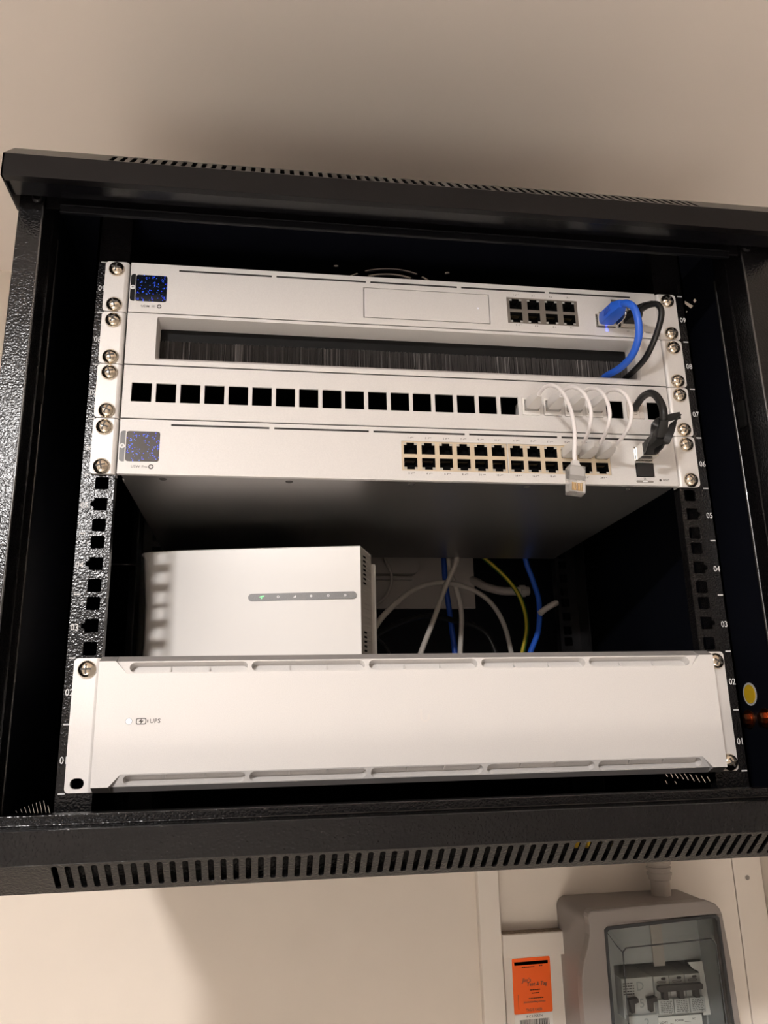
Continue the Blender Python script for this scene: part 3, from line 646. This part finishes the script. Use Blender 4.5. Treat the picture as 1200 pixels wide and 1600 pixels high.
# ================================================================== cables in front
def cord(name, pts, r, m, par=None, nm='cord', n=10, samples=8):
    return MB().tube(pts, r, n, samples=samples).build(nm, M[m], par, smooth=60)
def rj_plug(mb, T, mi=0, gold=1):
    """plug body: a across, b along the axis from the tip, c height"""
    def bx(a0, a1, b0, b1, c0, c1, q): 
        vs = [T(a, b, c) for a in (a0, a1) for b in (b0, b1) for c in (c0, c1)]
        mb.add(vs, [(0, 1, 3, 2), (4, 6, 7, 5), (0, 4, 5, 1), (2, 3, 7, 6), (0, 2, 6, 4), (1, 5, 7, 3)], q)
    bx(-5.8, 5.8, 0, 20, -3.9, 3.9, mi); bx(-2.6, 2.6, 2, 15, -5.1, -3.9, mi)
    for k in range(8): bx(-3.8+k*1.02, -3.3+k*1.02, 1, 7, 3.2, 4.05, gold)
def boot(mb, pts, sec):
    """tapered rectangular boot along a line: sec = list of (t, half width, half height)"""
    A, B = Vector(pts[0]), Vector(pts[1]); t = (B-A).normalized(); up = Vector((0, 0, 1)) if abs(t.z) < .8 else Vector((0, -1, 0)); a = t.cross(up).normalized(); c = a.cross(t); vs = []
    for k, hw, hh in sec:
        p = A.lerp(B, k)
        for q in range(12):
            th = 2*math.pi*(q+.5)/12; x, y = math.cos(th), math.sin(th); m_ = max(abs(x), abs(y))**.75; vs.append(p+a*(hw*x/m_)+c*(hh*y/m_))
    n = 12; L = len(sec)
    mb.add(vs, [(i*n+k, i*n+(k+1) % n, (i+1)*n+(k+1) % n, (i+1)*n+k) for i in range(L-1) for k in range(n)]+[tuple(range(n)), tuple((L-1)*n+k for k in range(n))])
W1 = [(99.8, -22, 289.3), (101.5, -33, 291.5), (103.5, -46, 287.6), (106.3, -57, 277.7), (107.1, -68, 258.7), (105.9, -74, 238.9), (103.4, -76, 222), (102.8, -77, 214)]
W2 = [(118, -22, 289.3), (119.5, -33, 291.3), (121.8, -46, 286.8), (125.2, -54, 277.6), (127.4, -57, 264.5), (127.9, -53, 254.2), (129.3, -42, 249.2), (131.3, -30, 247.6)]
W3 = [(136.2, -22, 289.3), (137.2, -33, 291.3), (139.2, -46, 286.4), (141.5, -54, 276.2), (142.3, -57, 263.5), (142.4, -53, 254.5), (143.6, -42, 249.8), (145.3, -30, 247.9)]
W4 = [(154.3, -22, 289.3), (154.8, -33, 291.0), (156.5, -46, 286.2), (159.2, -54, 276.9), (159.9, -57, 264.7), (159.3, -53, 254.8), (159.0, -42, 250.0), (159.4, -30, 248.1)]
labs = ['white patch cord hanging free from the patch panel with a clear plug at its end', 'white patch cord from the second filled jack, first of three looping down into the switch',
        'white patch cord from the third filled jack, middle of three looping down into the switch', 'rightmost white patch cord looping from the patch panel down into the switch']
for i, (pts, lab) in enumerate(zip((W1, W2, W3, W4), labs)):
    kx = cx[17+i]; t = thing('patch_cable', lab, 'cable', (kx, -20, 288), 'white patch cords between the patch panel and the switch')
    cord('cord', pts, 1.5, 'cordw', t)
    mb = MB(); boot(mb, [(kx, -3, 288.6), (kx-.2, -25, 289.5)], [(0, 5.3, 4.0), (.3, 5.5, 4.4), (.62, 4.6, 3.8), (1, 1.9, 1.9)]); mb.build('boot', M['bootw'], t, smooth=50)
    mb = MB(); rj_plug(mb, lambda a, b, c: (kx+a, 13-b, 288.2+c)); mb.build('plug', [M['clear'], M['gold']], t, smooth=0)
    mb = MB()
    if i == 0:
        boot(mb, [(101.3, -78.2, 203.2), (102.8, -77, 215.5)], [(0, 5.6, 4.1), (.42, 5.7, 4.2), (.72, 3.2, 2.8), (.8, 2.7, 2.5), (1, 2.5, 2.3)]); mb.build('boot', M['bootw'], t, smooth=50)
        ax = Vector((1.5, 1.2, 12.3)).normalized(); tip = Vector((99.7, -80, 190.6)); rt_ = Vector((1, 0, -.12)).normalized(); nn = rt_.cross(ax)
        mb = MB(); rj_plug(mb, lambda a, b, c: tuple(tip+rt_*a+ax*b+nn*(c))); mb.build('plug', [M['clear'], M['gold']], t, smooth=0)
    else:
        px = 78.9+7.15+14.3*(i+2)                # upper row, 4th to 6th column of the second port group
        e = Vector(pts[-1]); mb = MB(); boot(mb, [(px, -3, 248.6), (px-.1, -27, 248.3)], [(0, 5.4, 4.1), (.35, 5.6, 4.5), (.7, 4.4, 3.8), (1, 2.2, 2.2)]); mb.build('boot', M['bootw'], t, smooth=50)
        mb = MB(); rj_plug(mb, lambda a, b, c: (px+a, 7-b*.6, 248.4-c*.9)); mb.build('plug', [M['clear'], M['gold']], t, smooth=0)
# blue cable with its silver module
mo = thing('network_module', 'silver plug-in module holding the blue plug in the gateway', 'network module', (173.6, -5, 370))
MB().box(166.2, 181.0, -7, 8, 365.2, 375.4).build('module_body', M['steel'], mo, smooth=0, bevel=.4)
MB().plate(rect(165.9, 181.4, 364.6, 376.2), [rect(167.6, 179.6, 366.2, 375.2)], XZ(-8), 4).build('module_mouth', M['steel'], mo, smooth=0, bevel=.3)
MB().ribbon([(181, -8, 365.5), (182.5, -17, 366), (182.5, -22, 368), (181.5, -22, 372)], 3.5, 1.0, (0, 0, 1)).build('release_lever', M['steel'], mo, smooth=40)
t = thing('blue_network_cable', 'bright blue network cable looping from the gateway into the brush slot', 'cable', (173.6, -30, 370))
mb = MB(); boot(mb, [(171.9, -7, 369.3), (174.0, -35, 368.4)], [(0, 6.3, 5.0), (.05, 6.5, 5.3), (.76, 6.3, 5.1), (.86, 4.8, 4.4), (1, 3.4, 3.4)]); bt_ = mb.build('boot', M['blue'], t, smooth=45)
mb = MB()
for k in range(5): mb.box(165.6+k*.2, 166.4+k*.2, -18-k*2.2, -16.9-k*2.2, 367, 371.8)
mb.build('boot_ribs', M['blueD'], bt_, smooth=0)
cord('cord', [(173.4, -28, 368.6), (174.8, -36, 368.0), (177.2, -41, 364.6), (179.6, -44, 358.1), (181.2, -44, 346.2), (181.4, -40, 334.1), (181.1, -27, 325.9), (179.7, -8, 324.2), (176.9, 10, 325.9), (175.5, 23, 327)], 3.0, 'blue', t, n=14)
# black cable in the gateway
t = thing('black_network_cable', 'black twin cable looping from the gateway into the brush slot behind the blue one', 'cable', (193, -20, 370))
MB().box(186.2, 199.8, -9, 8, 365, 375.2).build('plug_shell', M['steel'], t, smooth=0, bevel=.4)
mb = MB(); boot(mb, [(193, -8, 369.8), (193.8, -26, 368.7)], [(0, 6.2, 4.4), (.5, 6, 4.2), (.8, 4.2, 3.6), (1, 2.8, 2.8)]); mb.build('boot', M['blk'], t, smooth=45)
MB().ribbon([(189, -10, 371.5), (191, -24, 372), (195, -33, 371.5), (199, -37, 371)], 6.0, 1.1, (1, 0, .3)).build('pull_tab', M['blk'], t, smooth=40)
cord('cord', [(193.6, -22, 368.6), (195, -30, 368.8), (197.8, -36, 368.4), (201.3, -41, 366), (202.9, -43, 358.9), (201.4, -41, 349), (198.4, -34, 337), (196.5, -20, 327.8), (194.5, -2, 324.6), (195.2, 14, 326.2), (195.5, 23, 327)], 2.5, 'blk', t, n=12)
# black cable in the switch
t = thing('black_uplink_cable', 'black cable with a strap tab arching from patch panel down into the switch', 'cable', (194, -20, 249))
MB().box(187.2, 201, -15, 8, 244, 255).build('plug_shell', M['steel'], t, smooth=0, bevel=.4)
mb = MB(); boot(mb, [(194, -15, 249.6), (192.6, -36, 254)], [(0, 6.4, 4.8), (.45, 6.2, 4.6), (.75, 4.6, 4.2), (1, 4.0, 4.0)]); mb.build('boot', M['blk'], t, smooth=45)
mb = MB(); boot(mb, [(192.7, -35, 253.6), (192.2, -43.5, 264)], [(0, 4.2, 4.2), (.6, 4.0, 4.0), (1, 3.4, 3.4)]); mb.build('strain_relief', M['blk'], t, smooth=45)
x = cx[22]
cord('cord', [(192.4, -41, 261), (192.6, -45, 268), (192.8, -43, 277), (192.2, -37, 287), (191.6, -29, 292.4), (190.8, -18, 293.6), (x-1.2, -8, 290.6), (x-1.5, -3.5, 289.2)], 3.0, 'blk', t, n=14)
MB().ribbon([(186.6, -22, 244.8), (184.4, -33, 249.5), (185.2, -39, 257), (188.5, -42, 262.5), (197, -43, 265.5), (206.5, -44.5, 267.5)], 5.5, 1.1, (.25, -.3, 1)).build('pull_strap', M['blk'], t, smooth=50)
MB().ribbon([(206.5, -44.5, 267.3), (201.0, -43.5, 261.5), (197.6, -41.5, 253), (194.4, -37, 245.5), (190.5, -28, 243.0)], 5.5, 1.1, (.5, -.5, .6)).build('pull_strap', M['blk'], t, smooth=50)

# ================================================================== inside the cabinet, behind the router
t = thing('wall_outlet', 'dim white outlet plate at the back of the cabinet behind the cables', 'outlet', (50, 424, 185))
MB().box(-70, 161, 424, 431, 185, 330).build('mounting_plate', M['outlet'], t, smooth=0, bevel=1)
MB().prism(rrect(-30, 84, 228, 300, 9, 5), XZ(406), 18).build('outlet_body', M['outlet'], t, smooth=0, bevel=2)
MB().box(-30, 76, 414, 424, 221.5, 225).build('cover_lip', M['outlet'], t, smooth=0, bevel=.8)
def cable(name, lab, pts, r, m, cat='cable', group=None):
    o = cord(name, pts, r, m, None, name, 9, 7); tag(o, lab, cat, group); return o
cable('grey_cable', 'grey cable arching out from behind the router to the right', [(-22, 140, 118), (-13, 160, 124), (6, 200, 146.4), (41.3, 250, 177.5), (76.4, 280, 192.8), (110.9, 300, 193.5), (146.2, 320, 181.8), (167.2, 330, 156.5), (175.6, 330, 118.8), (176, 330, 91)], 3.0, 'cordg', group='grey cables behind the router')
cable('grey_cable', 'straight grey cable leaning up to the right across the outlet plate', [(46, 255, 91), (52.8, 260, 112.2), (68.8, 270, 145.5), (87.2, 280, 186.3), (103.6, 285, 221), (104, 287, 250)], 3.0, 'cordg', group='grey cables behind the router')
cable('grey_cable', 'short grey cable dropping just right of the leaning one', [(97, 300, 240), (99.4, 300, 208.5), (105.4, 300, 189.7), (110, 300, 160.1), (105.3, 296, 116.2), (104, 295, 91)], 3.0, 'cordg', group='grey cables behind the router')
cable('dark_blue_cable', 'dark blue cable hanging straight down in front of the outlet plate', [(101, 340, 330), (101.3, 340, 239.2), (102.1, 340, 204.4), (105.3, 340, 169.6), (108.7, 335, 118.4), (109, 334, 91)], 3.4, 'blueD')
cable('blue_inner_cable', 'blue cable hanging at the right beside the earth wire inside the cabinet', [(189, 302, 300), (190.4, 300, 229.7), (197.7, 300, 201.3), (201.7, 295, 174.1), (196.5, 290, 140.2), (183, 285, 113.1), (178, 283, 91)], 3.2, 'blue')
GP = [(120, 335, 260), (145.8, 330, 235.8), (170.8, 330, 213), (186.1, 325, 190.3), (192.3, 320, 166.5), (191.3, 315, 143.2), (182.3, 310, 115.4), (178, 308, 91)]
gw_ = cable('earth_wire', 'green and yellow earth wire curving down inside the cabinet', GP, 2.9, 'green')
M['yellowstripe'] = mat('yellow_wire_stripe', (.55, .42, .03), .5)
MB().tube([(a-.9, b-1.6, c+.4) for a, b, c in GP], 1.9, 8, samples=7).build('yellow_stripe', M['yellowstripe'], gw_, smooth=60, origin=(0, 0, 0))
cable('black_power_cable', 'thick black cable sagging across the dark back of the cabinet', [(-20, 200, 122), (-1.3, 250, 129.1), (31.3, 280, 147), (68.1, 300, 158.1), (106.2, 320, 155.5), (146.6, 330, 141.5), (165, 332, 91)], 3.3, 'blk')
cable('thin_black_wire', 'thin black wire curling down at the router rear corner', [(-20, 160, 132), (-8, 190, 125.5), (4.9, 210, 118.9), (11.9, 215, 108.5), (14, 217, 92)], 1.6, 'blk')
cable('thin_white_wire', 'thin pale wire hanging in front of the outlet body', [(30, 405, 300), (37, 400, 250), (45.5, 400, 227.5), (44.3, 400, 211), (35.7, 400, 194.6), (18.5, 395, 183.3), (0, 390, 180)], 2.0, 'outlet')
t = thing('conduit_elbow', 'pale stubby conduit with a gland at the back right of the cabinet', 'conduit', (190, 400, 200))
MB().tube([(158, 428, 224), (163, 420, 219.5), (172, 408, 211), (189.4, 395, 203.6), (213.5, 390, 202.6)], 5.6, 12).build('conduit_pipe', M['outlet'], t, smooth=60)
MB().lathe([(.01, 0), (8, 0), (8, 7), (6, 7), (6, 12), (.01, 12)], lambda a, b, h: (211+h, 390+a, 202.4+b), 10).build('gland_nut', M['outlet'], t, smooth=30)
t = thing('cable_clip', 'pale ribbed cable clip poking past the blue cable by the rear rail', 'clip', (206, 280, 164))
MB().tube([(196, 279, 158), (203, 280, 163), (212, 281, 168), (219, 286, 171)], 3.6, 8).build('clip_body', M['outlet'], t, smooth=60)

# stickers and earth bolts on the right side panel
t = thing('earth_sticker', 'round yellow earth sticker with a white rim on the right side wall', 'sticker', (WI, 33, 57))
SP = lambda y0, z0: (lambda a, b, h: (WI-h-.1, y0+a, z0+b))
MB().lathe([(.01, 0), (9.2, 0), (9.2, .25), (.01, .25)], SP(33, 57), 28).build('white_rim', M['wprint'], t, smooth=0)
MB().lathe([(.01, .25), (7.6, .25), (7.6, .45), (.01, .45)], SP(33, 57), 28).build('yellow_disc', M['yellow'], t, smooth=0)
for y_, z_, lab in ((38, 37.3, 'copper earth bolt just below the yellow sticker'), (16, 38, 'copper earth bolt to the right of the other, nearest the front')):
    t = thing('earth_bolt', lab, 'bolt', (WI, y_, z_), 'copper earth bolts')
    MB().lathe([(.01, 0), (7.5, 0), (7.5, 1.4), (5, 1.4), (5, 1.5), (.01, 1.5)], SP(y_, z_), 18).build('washer', M['copper'], t, smooth=30)
    MB().lathe([(4.4, 1.4), (4.4, 5), (3, 6), (.01, 6)], SP(y_, z_), 6).build('bolt_head', M['copper'], t, smooth=30)
tag(MB().box(89.3, 93, -52, -51.4, -40.5, -36.4).build('yellow_label', M['yellow'], None, smooth=0, origin=(91, -52, -38)), 'tiny yellow label glimpsed through a bottom vent slot, left of a second one', 'label', 'yellow labels behind the bottom vent')
tag(MB().box(96.6, 100.3, -52, -51.4, -40.8, -36.8).build('yellow_label', M['yellow'], None, smooth=0, origin=(98, -52, -38)), 'tiny yellow label glimpsed through a bottom vent slot, right of a first one', 'label', 'yellow labels behind the bottom vent')

# ================================================================== fuse box on the lower wall
db = thing('distribution_board', 'grey plastic fuse box with a smoky clear window below the cabinet', 'fuse box', (330, 400, -400))
def ring_loft(mb, secs, mi=0, cap0=True, cap1=True):
    n = len(secs[0][0]); vs = []
    for l, y in secs: vs += [(a, y, b) for a, b in l]
    fs = [(j*n+i, j*n+(i+1) % n, (j+1)*n+(i+1) % n, (j+1)*n+i) for j in range(len(secs)-1) for i in range(n)]
    if cap0: fs.append(tuple(range(n)))
    if cap1: fs.append(tuple((len(secs)-1)*n+i for i in range(n)))
    mb.add(vs, fs, mi)
mb = MB()
ring_loft(mb, [(rrect(250, 418, -420, -169, 12, 5), WY-1), (rrect(250, 418, -420, -169, 12, 5), 366), (rrect(252, 416, -418, -171, 12, 5), 362)], cap0=False, cap1=False)
ring_loft(mb, [(rrect(262, 406, -408, -182, 6, 5), 362), (rrect(262, 406, -408, -182, 6, 5), 440)], 1, False, True)
mb.build('enclosure', [M['dbgrey'], M['dbin']], db, smooth=40)
# lid frame: its side flares out lower down
def lid_outline(g):
    L = [(250+g, -176), (250.5+g, -186), (247+g, -199), (240+g, -214), (236.5+g, -230), (236+g, -250), (238+g, -420), (421-g, -420), (413-g, -186)]
    return L
o_ = [(250, -180)]+[(255+6*math.cos(math.radians(a)), -172+7*math.sin(math.radians(a))) for a in (180, 150, 120, 95)]+[(390, -162)]+[(393+17*math.cos(math.radians(a)), -180+17*math.sin(math.radians(a))) for a in (80, 55, 30, 8)]+[(414, -230), (419, -420), (236, -420), (235.5, -250), (236.5, -232), (240, -216), (246, -202), (249.5, -190)]
i_ = [(268, -187), (271, -183.5), (400, -178), (404, -181), (409, -415), (266, -415)]
mb = MB().plate(o_, [i_], XZ(345), 14)
mb.build('lid_frame', M['dbgrey'], db, smooth=0, bevel=2.2)
M['frameedge'] = mat('dark_window_seal', (.03, .033, .035), .25)
mb = MB().plate([(266.5, -185.5), (270, -182.6), (400.5, -177), (405, -180), (410.5, -416.5), (264.5, -416.5)], [[(269.5, -188.5), (272, -185.8), (398.5, -180.3), (402, -182.5), (407, -413), (268, -413)]], XZ(343.8), 4)
mb.build('window_seal', M['frameedge'], db, smooth=0)
mb = MB()
w0 = [(269, -188), (273, -185), (398, -180), (402.5, -183), (407.5, -414), (267.5, -414)]
w1 = [(277, -201), (281, -197), (388, -193.5), (393, -198), (398, -408), (274.5, -408)]
w2 = [(280, -205.5), (284, -201.5), (385, -198), (389.5, -202.5), (394.5, -404), (278, -404)]
ring_loft(mb, [(w0, 344), (w1, 338), (w2, 331)], 0, False, True)
win = mb.build('clear_window', M['smoke'], db, smooth=0)
for zl in (0,):
    mb = MB().tube([(p[0], 331, p[1]) for p in w2[:4]]+[(w2[4][0], 331, w2[4][1])], .7, 6, samples=1)
    mb.tube([(277.5, 331, -404), (280, 331, -205.5)], .7, 6, samples=1).tube([(267.5, 344, -414), (269, 344, -188), (277, 338, -201), (280, 331, -205.5)], .5, 6, samples=1)
    mb.build('window_edge', M['frameedge'], win, smooth=0)
MB().plate(rect(262, 406, -408, -182), [rect(296, 404, -405, -236)], XZ(398), 2).build('inner_cover', M['dbin'], db, smooth=0)
mb = MB(); mb.box(345, 359, 396, 398, -240, -183, 0); mb.build('inner_cable', M['pcv'], db, smooth=0)
# three pole breaker
b3 = thing('circuit_breaker', 'white three pole breaker with a grey linked toggle bar in the fuse box', 'breaker', (366, 392, -270))
mb = MB()
for k in range(3):
    a = 337.6+19.4*k; mb.box(a, a+19.0, 386, 436, -288, -247.5)
    mb.box(a+.4, a+18.6, 380, 386, -285, -270)
mb.build('breaker_body', M['mcb'], b3, smooth=0, bevel=.6)
mb = MB().prism(rrect(338.2, 393.4, -261.5, -255.2, 2.4, 4), XZ(377), 5)
for k in range(3): a = 347.5+19.2*k; mb.box(a-2.7, a+2.7, 378, 387, -270, -260)
mb.build('toggle_bar', M['mcbgrey'], b3, smooth=0, bevel=.6)
mb = MB(); rnd = random.Random(5)
for k in range(3):
    a = 347.5+19.2*k; mb.prism(rrect(a-.5, a+5.2, -251.6, -249, 1.2, 3), XZ(385.7), .2)
    mb.plate(rrect(a-6, a+5, -254.6, -252.6, .9, 3), [rrect(a-5.4, a+4.4, -254.2, -253, .5, 3)], XZ(385.7), .2)
    for r in range(7):
        x_ = a-7
        while x_ < a+6.5:
            L = rnd.uniform(1, 3); mb.box(x_, min(x_+L, a+7), 379.7, 379.9, -272.4-r*1.75, -271.8-r*1.75); x_ += L+rnd.uniform(.5, 1.5)
    mb.text('CE', 2.4, a+4, 379.7, -283.8)
mb.build('fine_print', M['mcbgrey'], b3, smooth=0)
b1 = thing('residual_breaker', 'white breaker with two grey toggles left of the three pole one', 'breaker', (318, 392, -270))
mb = MB().box(298.5, 336.8, 386, 436, -288, -247.5); mb.box(300, 336, 380, 386, -300, -284); mb.build('breaker_body', M['mcb'], b1, smooth=0, bevel=.6)
for a in (303, 325.5):
    mb = MB().prism([(a, -267), (a+11, -266), (a+11, -270.5), (a+6.2, -271.5), (a+5.6, -280), (a+1.5, -281), (a+1.5, -271.5)], XZ(378), 8); mb.build('toggle', M['mcbgrey'], b1, smooth=0, bevel=.5)
M['palegrey'] = mat('pale_grey_print', (.36, .38, .37), .5)
mb = MB().text('D', 13, 320.5, 385.7, -256.5, sx=1.0); mb.text('5', 13, 321, 385.7, -274); mb.text('2', 13, 322, 379.6, -292); mb.build('large_print', M['palegrey'], b1, smooth=0)
mb = MB()
for r in range(5):
    x_ = 300.
    while x_ < 312: L = rnd.uniform(1.5, 4); mb.box(x_, min(x_+L, 313), 385.7, 385.9, -253.2-r*2.7, -252-r*2.7); x_ += L+rnd.uniform(.4, 1.4)
mb.build('fine_print', M['mcbgrey'], b1, smooth=0)
lb = thing('circuit_label', 'white circuit label under the three pole breaker reading LIGHTS POWER AC', 'label', (363, 384, -297))
MB().box(333, 391, 384, 385, -305, -288.8).build('label_paper', M['paper'], lb, smooth=0)
MB().text('LIGHTS', 3.1, 344, 383.8, -294.2).text('POWER', 3.1, 363, 383.8, -293.2).text('AC', 3.1, 381, 383.8, -292.6).box(352, 356, 383.7, 383.9, -295.6, -295.3).box(369.5, 377, 383.7, 383.9, -295.1, -294.8).build('label_text', M['print'], lb, smooth=0)
tag(MB().prism([(384, -236.5), (402.5, -236.5), (405.5, -292), (396.4, -292), (396.4, -246.6), (389.5, -243)], XZ(390), .8).build('paper_strip', M['paper'], None, smooth=0, origin=(396, 390, -260)), 'torn white paper strip right of the three pole breaker', 'paper')
# conduit entering the box top
ct = thing('grey_conduit', 'grey conduit with ribbed collar entering the top of the fuse box', 'conduit', (376, 420, -170))
MB().lathe([(11.8, -169), (11.8, -152), (13.4, -151), (13.4, -122), (13.0, -122), (13.0, -60)], lambda a, b, h: (375+a, 420+b, h), 24).build('conduit_pipe', M['pcv'], ct, smooth=40)
mb = MB()
for z in (-134, -140, -146.5): mb.lathe([(12.6, z), (15.2, z+.6), (15.2, z+3), (12.6, z+3.6)], lambda a, b, h: (375+a, 420+b, h), 24)
mb.build('ribbed_collar', M['pcv'], ct, smooth=40)
# tags on the panel left of the box
tg = thing('test_tag', 'orange test tag stuck on the pale panel left of the fuse box', 'tag', (212, WY-5, -265))
TG = lambda a, b, d=0: (211.2+a*.9997+b*.0135, WY-4.3+d, -264.5+b-a*-.012)
mb = MB().prism(rrect(-23.8, 23.8, -29.6, 29.6, 1.5, 3), lambda a, b, d: TG(a, b, d-.2), .25); mb.build('tag_sheet', M['orange'], tg, smooth=0)
mb = MB(); mb.prism(rect(-21, 21, 22, 25.6), lambda a, b, d: TG(a, b, -.3), .1)
mb.v = mb.v; 
def tt(body, size, a, b, sx=1.0, mi=0, sh=0.): mb.text(body, size, 0, 0, 0, sx=sx, mi=mi, T=lambda p, q: TG(a+p+q*sh, b+q, -.32))
tt("Jim's", 6.0, -6.5, 5.5, 1.0, 0, .2); tt('Test & Tag', 6.0, 6, 1.0, .95, 0, .2); tt('1300 · · ·', 2.6, 3, -5.6) if False else None
for a0, a1, b in ((-12, 4, 19.6), (10, 14, 20.2), (-3, 10, -5.2), (-1, 8, -8.6), (-5, 13, -14)):
    x_ = a0
    while x_ < a1: L = rnd.uniform(1, 2.6); mb.prism(rect(x_, min(x_+L, a1), b-.5, b+.5), lambda a, b_, d: TG(a, b_, -.3), .1); x_ += L+.6
tt('jimstestandtag.com.au', 3.1, 2, -17.6, .98); mb.prism(rect(-18.2, -17.8, -25, -9), lambda a, b, d: TG(a, b, -.3), .1)
tt('TAG IS VALID', 4.2, 1, -26.2, .78)
mb.build('tag_print', M['print'], tg, smooth=0)
bl = thing('barcode_label', 'white barcode label under the orange tag', 'label', (212, WY-5, -302))
BLZ = lambda a, b, d=0: TG(a, b-37.5, d)
MB().prism(rrect(-23.5, 23.5, -8.5, 7.6, 1, 3), lambda a, b, d: BLZ(a, b, d-.2), .25).build('label_paper', M['paper'], bl, smooth=0)
mb = MB(); mb.text('P C S PERTH', 3.6, 0, 0, 0, T=lambda p, q: BLZ(p+1, q+4.6, -.32)); x_ = -17.5
while x_ < 18: L = rnd.choice((.35, .35, .7, 1.0)); mb.prism(rect(x_, x_+L, -8, 1.6), lambda a, b, d: BLZ(a, b, -.3), .1); x_ += L+rnd.choice((.35, .5, .9))
mb.build('barcode', M['print'], bl, smooth=0)
for o in bpy.data.objects:
    if '_o' in o: del o['_o']
